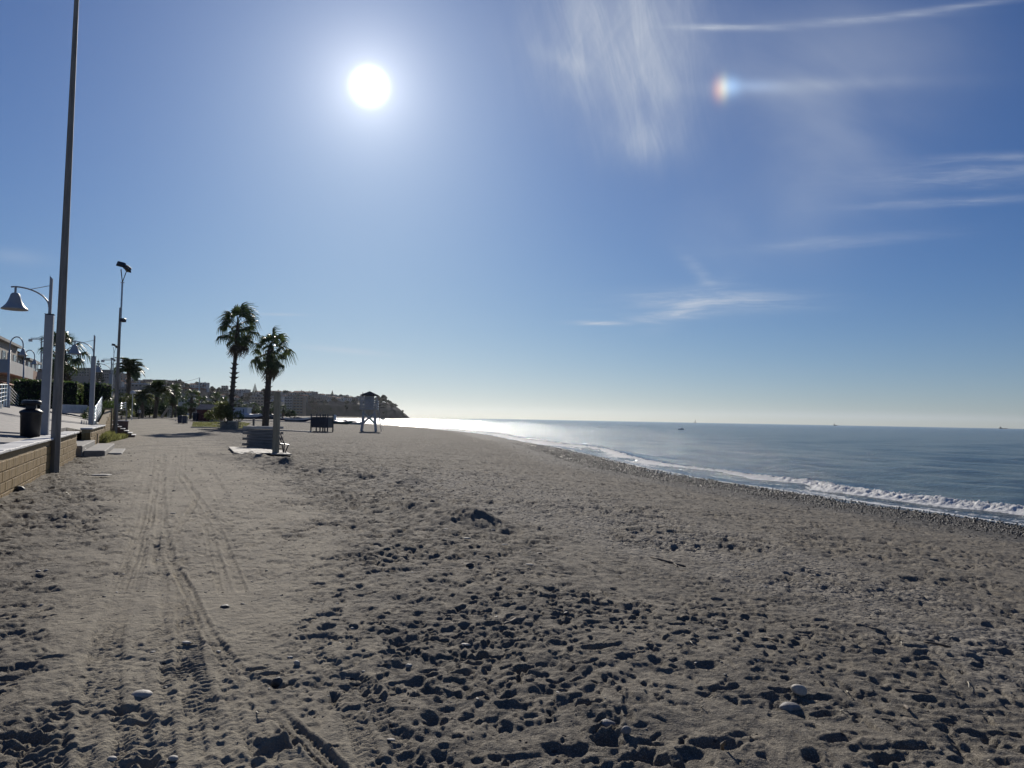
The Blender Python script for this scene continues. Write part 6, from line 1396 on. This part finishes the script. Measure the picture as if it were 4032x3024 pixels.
# ---------------------------------------------------------------- terrace of houses behind the plaza
def row_house(lab, s0, s1, n0, zr, wall, seed, awn=None, tower=False, roof_pitch=0.0):
    r = random.Random(seed); t = thing('seafront_house', lab, 'house', W0, WRZ); zb = 1.0; fl = 3.0
    m = MB(); m.box(s0, s1, n0, n0 + 10, zb, zr); m.build('wall', MW[wall], t)
    m = MB(); m.box(s0 - .3, s1 + .3, n0 - .35, n0 + 10.3, zr + .01, zr + .25); rfo = m.build('roof', M_FLAT, t)
    if roof_pitch:
        m = MB(); m.add([(s0 - .4, n0 - .6, zr + .26), (s1 + .4, n0 - .6, zr + .26), (s1 + .4, n0 + 10, zr + .26), (s0 - .4, n0 + 10, zr + .26), (s0 - .4, n0 + 5, zr + roof_pitch), (s1 + .4, n0 + 5, zr + roof_pitch)], [(0, 1, 5, 4), (2, 3, 4, 5), (3, 0, 4), (1, 2, 5)]); m.build('pitched_roof', M_TERR, rfo)
    if tower:
        m = MB(); m.box(s0 + 1, s0 + 5, n0 + 2.5, n0 + 6, zr + .26, zr + 2.3); m.build('stair_tower', MW['white'], t)
    for f, z in enumerate((2.0, 5.0)):
        if z + 2.2 > zr: continue
        if f == 1:
            m = MB(); m.box(s0 + .2, s1 - .2, n0 - 1.5, n0 - .01, z - .25, z - .05); b1 = m.build('balcony', MW['white'], t)
            m = MB(); m.box(s0 + .2, s1 - .2, n0 - 1.5, n0 - 1.42, z - .05, z + .9); m.box(s0 + .2, s0 + .3, n0 - 1.42, n0 - .01, z - .05, z + .9); m.build('parapet', MW['white'] if seed % 2 else M_TERR, b1)
        k = max(2, int((s1 - s0) / 2.6))
        for i in range(k):
            a = s0 + (s1 - s0) * (i + .25) / k; b_ = s0 + (s1 - s0) * (i + .75) / k; m = MB(); m.box(a, b_, n0 - .05, n0 + .1, z, z + 2.1); w_ = m.build('window', M_GLASS, t)
            m = MB(); m.box(a - .08, a, n0 - .07, n0 + .02, z, z + 2.1); m.box(b_, b_ + .08, n0 - .07, n0 + .02, z, z + 2.1); m.build('frame', M_WHITEPAINT, w_)
    m = MB(); m.box(s0 - .06, s0 + .02, n0 + 2, n0 + 3.4, 4.9, 6.3); m.build('window', M_GLASS, t)
    if awn:
        m = MB(); m.add([(s0 + .5, n0 - .05, 4.3), (s1 - .5, n0 - .05, 4.3), (s1 - .5, n0 - 2.2, 3.6), (s0 + .5, n0 - 2.2, 3.6), (s0 + .5, n0 - 2.2, 3.35), (s1 - .5, n0 - 2.2, 3.35), (s0 + .5, n0 - .05, 4.25), (s1 - .5, n0 - .05, 4.25)], [(0, 1, 2, 3), (3, 2, 5, 4), (4, 5, 7, 6), (0, 3, 4, 6), (1, 7, 5, 2)]); m.build('awning', awn, t)
    m = MB(); m.tube([(s1 - 1, n0 + 1.5, zr + .2), (s1 - 1, n0 + 1.5, zr + 2.0)], .03, 5)
    for k in range(4): m.tube([(s1 - 1.5 + .05 * k, n0 + 1.5, zr + 1.3 + .2 * k), (s1 - .5 - .05 * k, n0 + 1.5, zr + 1.3 + .2 * k)], .018, 4)
    m.build('aerial', M_STEEL, t)
    return t
M_AWN = mat('terracotta_awning', (0.38, 0.15, 0.08), 0.8, 0.15)
row_house('cream seafront house with a roof stair tower and terracotta awning', 60, 75, 10.6, 7.9, 'cream', 1, M_AWN, True)
row_house('cream seafront house with a pitched roof and rounded balconies', 75.2, 82.5, 11.2, 7.4, 'cream', 2, None, False, 2.0)
row_house('white seafront house with a long balcony and aerial', 82.8, 92, 10.8, 7.2, 'white', 3, None)
row_house('low white seafront house at the end of the terrace', 92.4, 104, 11.0, 6.4, 'white', 5, None, False, 1.0)

# ---------------------------------------------------------------- a person walking away along the track
q = GT(547, 1651); pr = link('person', None, None, (q.x, q.y, gz(q.x, q.y)), 0.1); tag(pr, 'person in a pale shirt with a dark strap walking away along the track', 'person')
S = 1.70 / 1.75
J = {'pel': (0, 0, .95), 'bel': (0, .01, 1.12), 'chest': (0, 0, 1.32), 'neck': (0, 0, 1.47), 'head': (0, .02, 1.60), 'top': (0, .01, 1.72), 'shL': (-.17, 0, 1.40), 'elL': (-.23, -.04, 1.13), 'haL': (-.22, .06, .90), 'shR': (.17, 0, 1.40), 'elR': (.24, .03, 1.14), 'haR': (.23, .16, .94),
     'hipL': (-.09, 0, .90), 'knL': (-.10, .14, .50), 'anL': (-.10, .06, .09), 'toL': (-.11, .22, .04), 'hipR': (.09, 0, .90), 'knR': (.10, -.04, .49), 'anR': (.10, -.24, .12), 'toR': (.11, -.12, .04)}
R_ = {'pel': .14, 'bel': .13, 'chest': .16, 'neck': .058, 'head': .098, 'top': .07, 'shL': .07, 'elL': .045, 'haL': .036, 'shR': .07, 'elR': .045, 'haR': .036, 'hipL': .095, 'knL': .062, 'anL': .045, 'toL': .035, 'hipR': .095, 'knR': .062, 'anR': .045, 'toR': .035}
E = [('pel', 'bel'), ('bel', 'chest'), ('chest', 'neck'), ('neck', 'head'), ('head', 'top'), ('chest', 'shL'), ('shL', 'elL'), ('elL', 'haL'), ('chest', 'shR'), ('shR', 'elR'), ('elR', 'haR'), ('pel', 'hipL'), ('hipL', 'knL'), ('knL', 'anL'), ('anL', 'toL'), ('pel', 'hipR'), ('hipR', 'knR'), ('knR', 'anR'), ('anR', 'toR')]
K = list(J); me = bpy.data.meshes.new('body'); me.from_pydata([tuple(c * S for c in J[k]) for k in K], [(K.index(a), K.index(b_)) for a, b_ in E], [])
bo = link('body', me, pr); sk = bo.modifiers.new('skin', 'SKIN'); ss = bo.modifiers.new('sub', 'SUBSURF'); ss.levels = ss.render_levels = 1
for i, k in enumerate(K): me.skin_vertices[0].data[i].radius = (R_[k], R_[k] * .8); me.skin_vertices[0].data[i].use_root = (k == 'pel')
M_BODY = bpy.data.materials.new('walking_person'); M_BODY.use_nodes = True; T = NT(M_BODY.node_tree); p = T.n['Principled BSDF']; z_ = T.sep(T.node('ShaderNodeTexCoord').outputs['Object'])[2]
c = T.mix(T.math('GREATER_THAN', z_, 0.96), (0.02, 0.022, 0.03), (0.62, 0.64, 0.66)); c = T.mix(T.math('GREATER_THAN', z_, 1.46), c, (0.35, 0.22, 0.16)); T.put(p.inputs['Base Color'], c); p.inputs['Roughness'].default_value = .85; me.materials.append(M_BODY)
m = MB(); m.lathe([(.06, 1.50), (.105, 1.55), (.112, 1.62), (.09, 1.70), (.03, 1.735)], 12, (0, -.005, 0)); m.build('hair', M_DARKMETAL, pr, True)
m = MB(); m.box(-.05, .05, -.175, -.13, 1.0, 1.42, .015); m.build('strap', M_BLACK, pr)

# ================================================================ STONES AND DRIFTWOOD ON THE SAND
import bmesh
def stone_mesh(name, seed, mt, sx_=1.0, sy_=0.75, sz_=0.45):
    bm = bmesh.new(); bmesh.ops.create_icosphere(bm, subdivisions=3, radius=1.0); r = random.Random(seed)
    dirs = [Vector((r.gauss(0, 1), r.gauss(0, 1), r.gauss(0, 1))).normalized() for _ in range(9)]; offs = [r.uniform(0.72, 0.98) for _ in dirs]
    for v in bm.verts:
        d = v.co.normalized(); k = 1.0
        for dd, of in zip(dirs, offs):
            t = d.dot(dd)
            if t > 0: k = min(k, of / max(t, 0.2) if of / max(t, 0.2) < 1 else 1)
        v.co = Vector((d.x * sx_, d.y * sy_, d.z * sz_)) * k
    me = bpy.data.meshes.new(name); bm.to_mesh(me); bm.free(); me.materials.append(mt); me.polygons.foreach_set('use_smooth', [True] * len(me.polygons)); return me
M_PALE = mat('pale_stone', (0.40, 0.37, 0.32), 0.7, 0.2, 2, 0.2, 6); M_MID = mat('grey_stone', (0.24, 0.23, 0.22), 0.75, 0.3, 2, 0.3, 6); M_DK = mat('dark_stone', (0.045, 0.046, 0.05), 0.6, 0.3, 2, 0.3, 6); M_WOOD = mat('driftwood', (0.16, 0.13, 0.10), 0.85, 0.3, 4, 0.3, 20); M_REED = mat('bleached_reed', (0.48, 0.43, 0.32), 0.7, 0.2, 4)
SM = {'pale': [stone_mesh('stone', k, M_PALE, 1, .7, .42) for k in range(3)], 'mid': [stone_mesh('stone', 10 + k, M_MID, 1, .75, .45) for k in range(3)], 'dark': [stone_mesh('stone', 20 + k, M_DK, 1, .75, .5) for k in range(3)], 'flat': [stone_mesh('stone', 30 + k, M_PALE, 1, .5, .2) for k in range(2)]}
def stone(px, py, wpx, kind, label, group=None, up=0.35, hf=1.0):
    q = G(px, py); z = bz(q.x, q.y); q = G(px, py, z); r = wpx * 0.42 / FPX * q.length
    o = link('stone', srnd.choice(SM[kind]), None, (q.x, q.y, bz(q.x, q.y) + r * 0.3 * up), srnd.uniform(-.6, .6)); o.scale = (r, r, r * hf); return tag(o, label, 'stone', group)
srnd = random.Random(8)
stone(560, 2740, 95, 'pale', 'broad pale stone half sunk beside a deep footprint in the track'); stone(1090, 2700, 60, 'dark', 'dark pointed rock standing in the trodden sand', up=1.6, hf=1.7); stone(1168, 2622, 36, 'pale', 'round pale pebble near the dark pointed rock', up=1.2, hf=1.5)
stone(682, 3004, 48, 'pale', 'white pointed pebble lying on the tyre tread', up=1.2, hf=1.2); stone(440, 3012, 46, 'pale', 'white flat pebble beside the tyre tread'); stone(3145, 2742, 72, 'pale', 'pale rock beside a buried knot of roots', up=1.6, hf=1.6); stone(3110, 2790, 92, 'mid', 'low brown lump half buried under the pale rock')
stone(1610, 2630, 34, 'pale', 'round pale stone among the trodden hollows', up=1.3, hf=1.5); stone(1835, 2540, 52, 'flat', 'smooth oblong pale stone beside a deep hollow', up=2); stone(1905, 2588, 56, 'flat', 'long flat pale stone below a deep hollow', up=2); stone(2395, 2890, 82, 'mid', 'broken grey stone beside the deepest hollow', up=1.2, hf=1.2); stone(2465, 2885, 48, 'mid', 'grey stone shard standing by the broken stone', up=1.5, hf=1.8)
stone(885, 2390, 42, 'dark', 'flat dark stone lying on the smooth track', hf=.8); stone(955, 2380, 22, 'dark', 'small dark stone beside the flat dark stone'); stone(680, 2030, 30, 'flat', 'pale flat pebble in the middle of the wheel tracks', up=2); stone(735, 2545, 52, 'flat', 'long pale flat stone at the edge of the smooth sand', up=1.5); stone(1540, 2925, 44, 'flat', 'flat pale chip pressed in the sand', up=1.5)
stone(860, 2572, 26, 'pale', 'pale pebble on the narrow tyre track'); stone(1143, 2590, 30, 'pale', 'pale pebble above the round pale pebble'); stone(1850, 2232, 40, 'dark', 'dark rounded stone on the middle of the beach', up=1.3, hf=1.3); stone(2125, 2180, 26, 'dark', 'dark stone with a sunlit edge near the gravel'); stone(1985, 2160, 34, 'flat', 'pale flat stone beside a dark hollow', up=2); stone(2085, 2230, 44, 'flat', 'long pale flat stone by the dark rounded stone', up=2); stone(1760, 2060, 30, 'pale', 'pale stone on the low sand ridge'); stone(1840, 2130, 40, 'flat', 'pale slab below the low sand ridge', up=2); stone(1940, 2100, 26, 'mid', 'grey stone beyond the low sand ridge', up=1.3)
stone(410, 2350, 20, 'dark', 'lone dark stone left of the wheel tracks'); stone(150, 2265, 26, 'mid', 'brownish stone on the churned sand near the wall'); stone(75, 1935, 44, 'dark', 'dark lump lying against the foot of the long wall', up=1.2, hf=1.3); stone(400, 1880, 85, 'flat', 'pale flat board-like slab on the churned sand near the pole', up=0.8, hf=.5); stone(2230, 2440, 30, 'dark', 'dark stone beside the driftwood branch', up=1.2, hf=1.3); stone(3000, 2480, 30, 'dark', 'dark clod on the rippled sand')
for k in range(150):
    r0 = 4.2 * (26 / 4.2) ** srnd.random(); t0 = math.radians(srnd.uniform(-33, 20)); x, y = r0 * math.sin(t0), r0 * math.cos(t0); kind = srnd.choices(('pale', 'mid', 'dark', 'flat'), (5, 2, 3, 5))[0]; r = srnd.uniform(0.008, 0.022) * (r0 / 7.0) ** 0.55
    if samp(SD, x, y) < 4: continue
    o = link('pebble', srnd.choice(SM[kind]), None, (x, y, bz(x, y) + r * .2), srnd.uniform(0, 6)); o.scale = (r, r, r); tag(o, {'pale': 'small pale pebble lying on the trodden sand', 'mid': 'small grey pebble lying on the trodden sand', 'dark': 'small dark pebble lying on the trodden sand', 'flat': 'small pale flat chip of stone lying on the trodden sand'}[kind], 'pebble', 'loose pebbles on the sand')
def stick(px0, py0, px1, py1, rad, mt, label, name='driftwood_stick', up=0.0, group=None):
    a, b_ = G(px0, py0), G(px1, py1); a.z = bz(a.x, a.y) + rad * .5; b_.z = bz(b_.x, b_.y) + rad * .5 + up; c_ = (a + b_) / 2; L = (b_ - a).length; pts = []
    for k in range(6):
        t = k / 5.0; p_ = a.lerp(b_, t) - c_; p_ += Vector((srnd.uniform(-1, 1), srnd.uniform(-1, 1), srnd.uniform(-.1, .3))) * rad * .7; pts.append(p_)
    m = MB(); m.tube(pts, [rad * .7, rad, rad * .9, rad, rad * .8, rad * .5], 7); o = m.build(name, mt, None, True); o.location = c_; return tag(o, label, 'stick', group)
stick(1985, 2458, 2068, 2432, .022, M_WOOD, 'grey driftwood branch lying across the trodden sand'); stick(1930, 2362, 2020, 2366, .009, M_WOOD, 'thin dark twig beyond the driftwood branch'); stick(3370, 2445, 3475, 2462, .014, M_WOOD, 'dark straight stick on the rippled sand'); stick(3640, 2515, 3745, 2540, .010, M_WOOD, 'long thin dark stick beyond the ripples'); stick(2560, 2170, 2700, 2205, .018, M_WOOD, 'forked dark branch lying on the gravel streak'); stick(2640, 2180, 2670, 2210, .010, M_WOOD, 'short twig beside the forked branch'); stick(3560, 2775, 3582, 2818, .010, M_WOOD, 'stubby stick pushed into the rippled sand', up=.05); stick(3010, 2500, 3065, 2530, .007, M_WOOD, 'thin leaning twig near a shallow print', up=.04); stick(2840, 2935, 2850, 2965, .010, M_WOOD, 'dark peg standing in a wide hollow', up=.05); stick(3520, 2700, 3660, 2718, .010, M_WOOD, 'half buried dark stick near the pale rock')
for a in ((3812, 2670, 3816, 2702), (3550, 2510, 3548, 2530), (3300, 2805, 3325, 2825), (3380, 2330, 3400, 2338), (2718, 2528, 2728, 2540), (470, 2900, 475, 2922), (1008, 2795, 1020, 2815), (330, 1855, 350, 1870), (260, 1940, 280, 1955), (5, 2520, 38, 2512), (3890, 3005, 3900, 3020), (3180, 2630, 3195, 2634), (2760, 2790, 2770, 2798), (3335, 2700, 3338, 2720)):
    stick(*a, .0035 if a[1] > 2300 else .012, M_REED, 'short bleached reed stem on the sand', 'reed_stem', .02, 'bleached reed stems')

# ================================================================ SEA AIR
m = MB(); m.box(-9400, 9400, -9400, 9400, -6.0, 110.0); M_HAZE = bpy.data.materials.new('sea_haze'); M_HAZE.use_nodes = True
T = NT(M_HAZE.node_tree); T.n.clear(); o_ = T.node('ShaderNodeOutputMaterial'); pv = T.node('ShaderNodeVolumePrincipled')
pv.inputs['Color'].default_value = (0.92, 0.95, 1.0, 1); pv.inputs['Density'].default_value = 0.000024; pv.inputs['Anisotropy'].default_value = 0.55
T.l.new(pv.outputs[0], o_.inputs['Volume']); tag(m.build('haze', M_HAZE), 'thin bright sea haze over the bay', 'haze', kind='stuff')
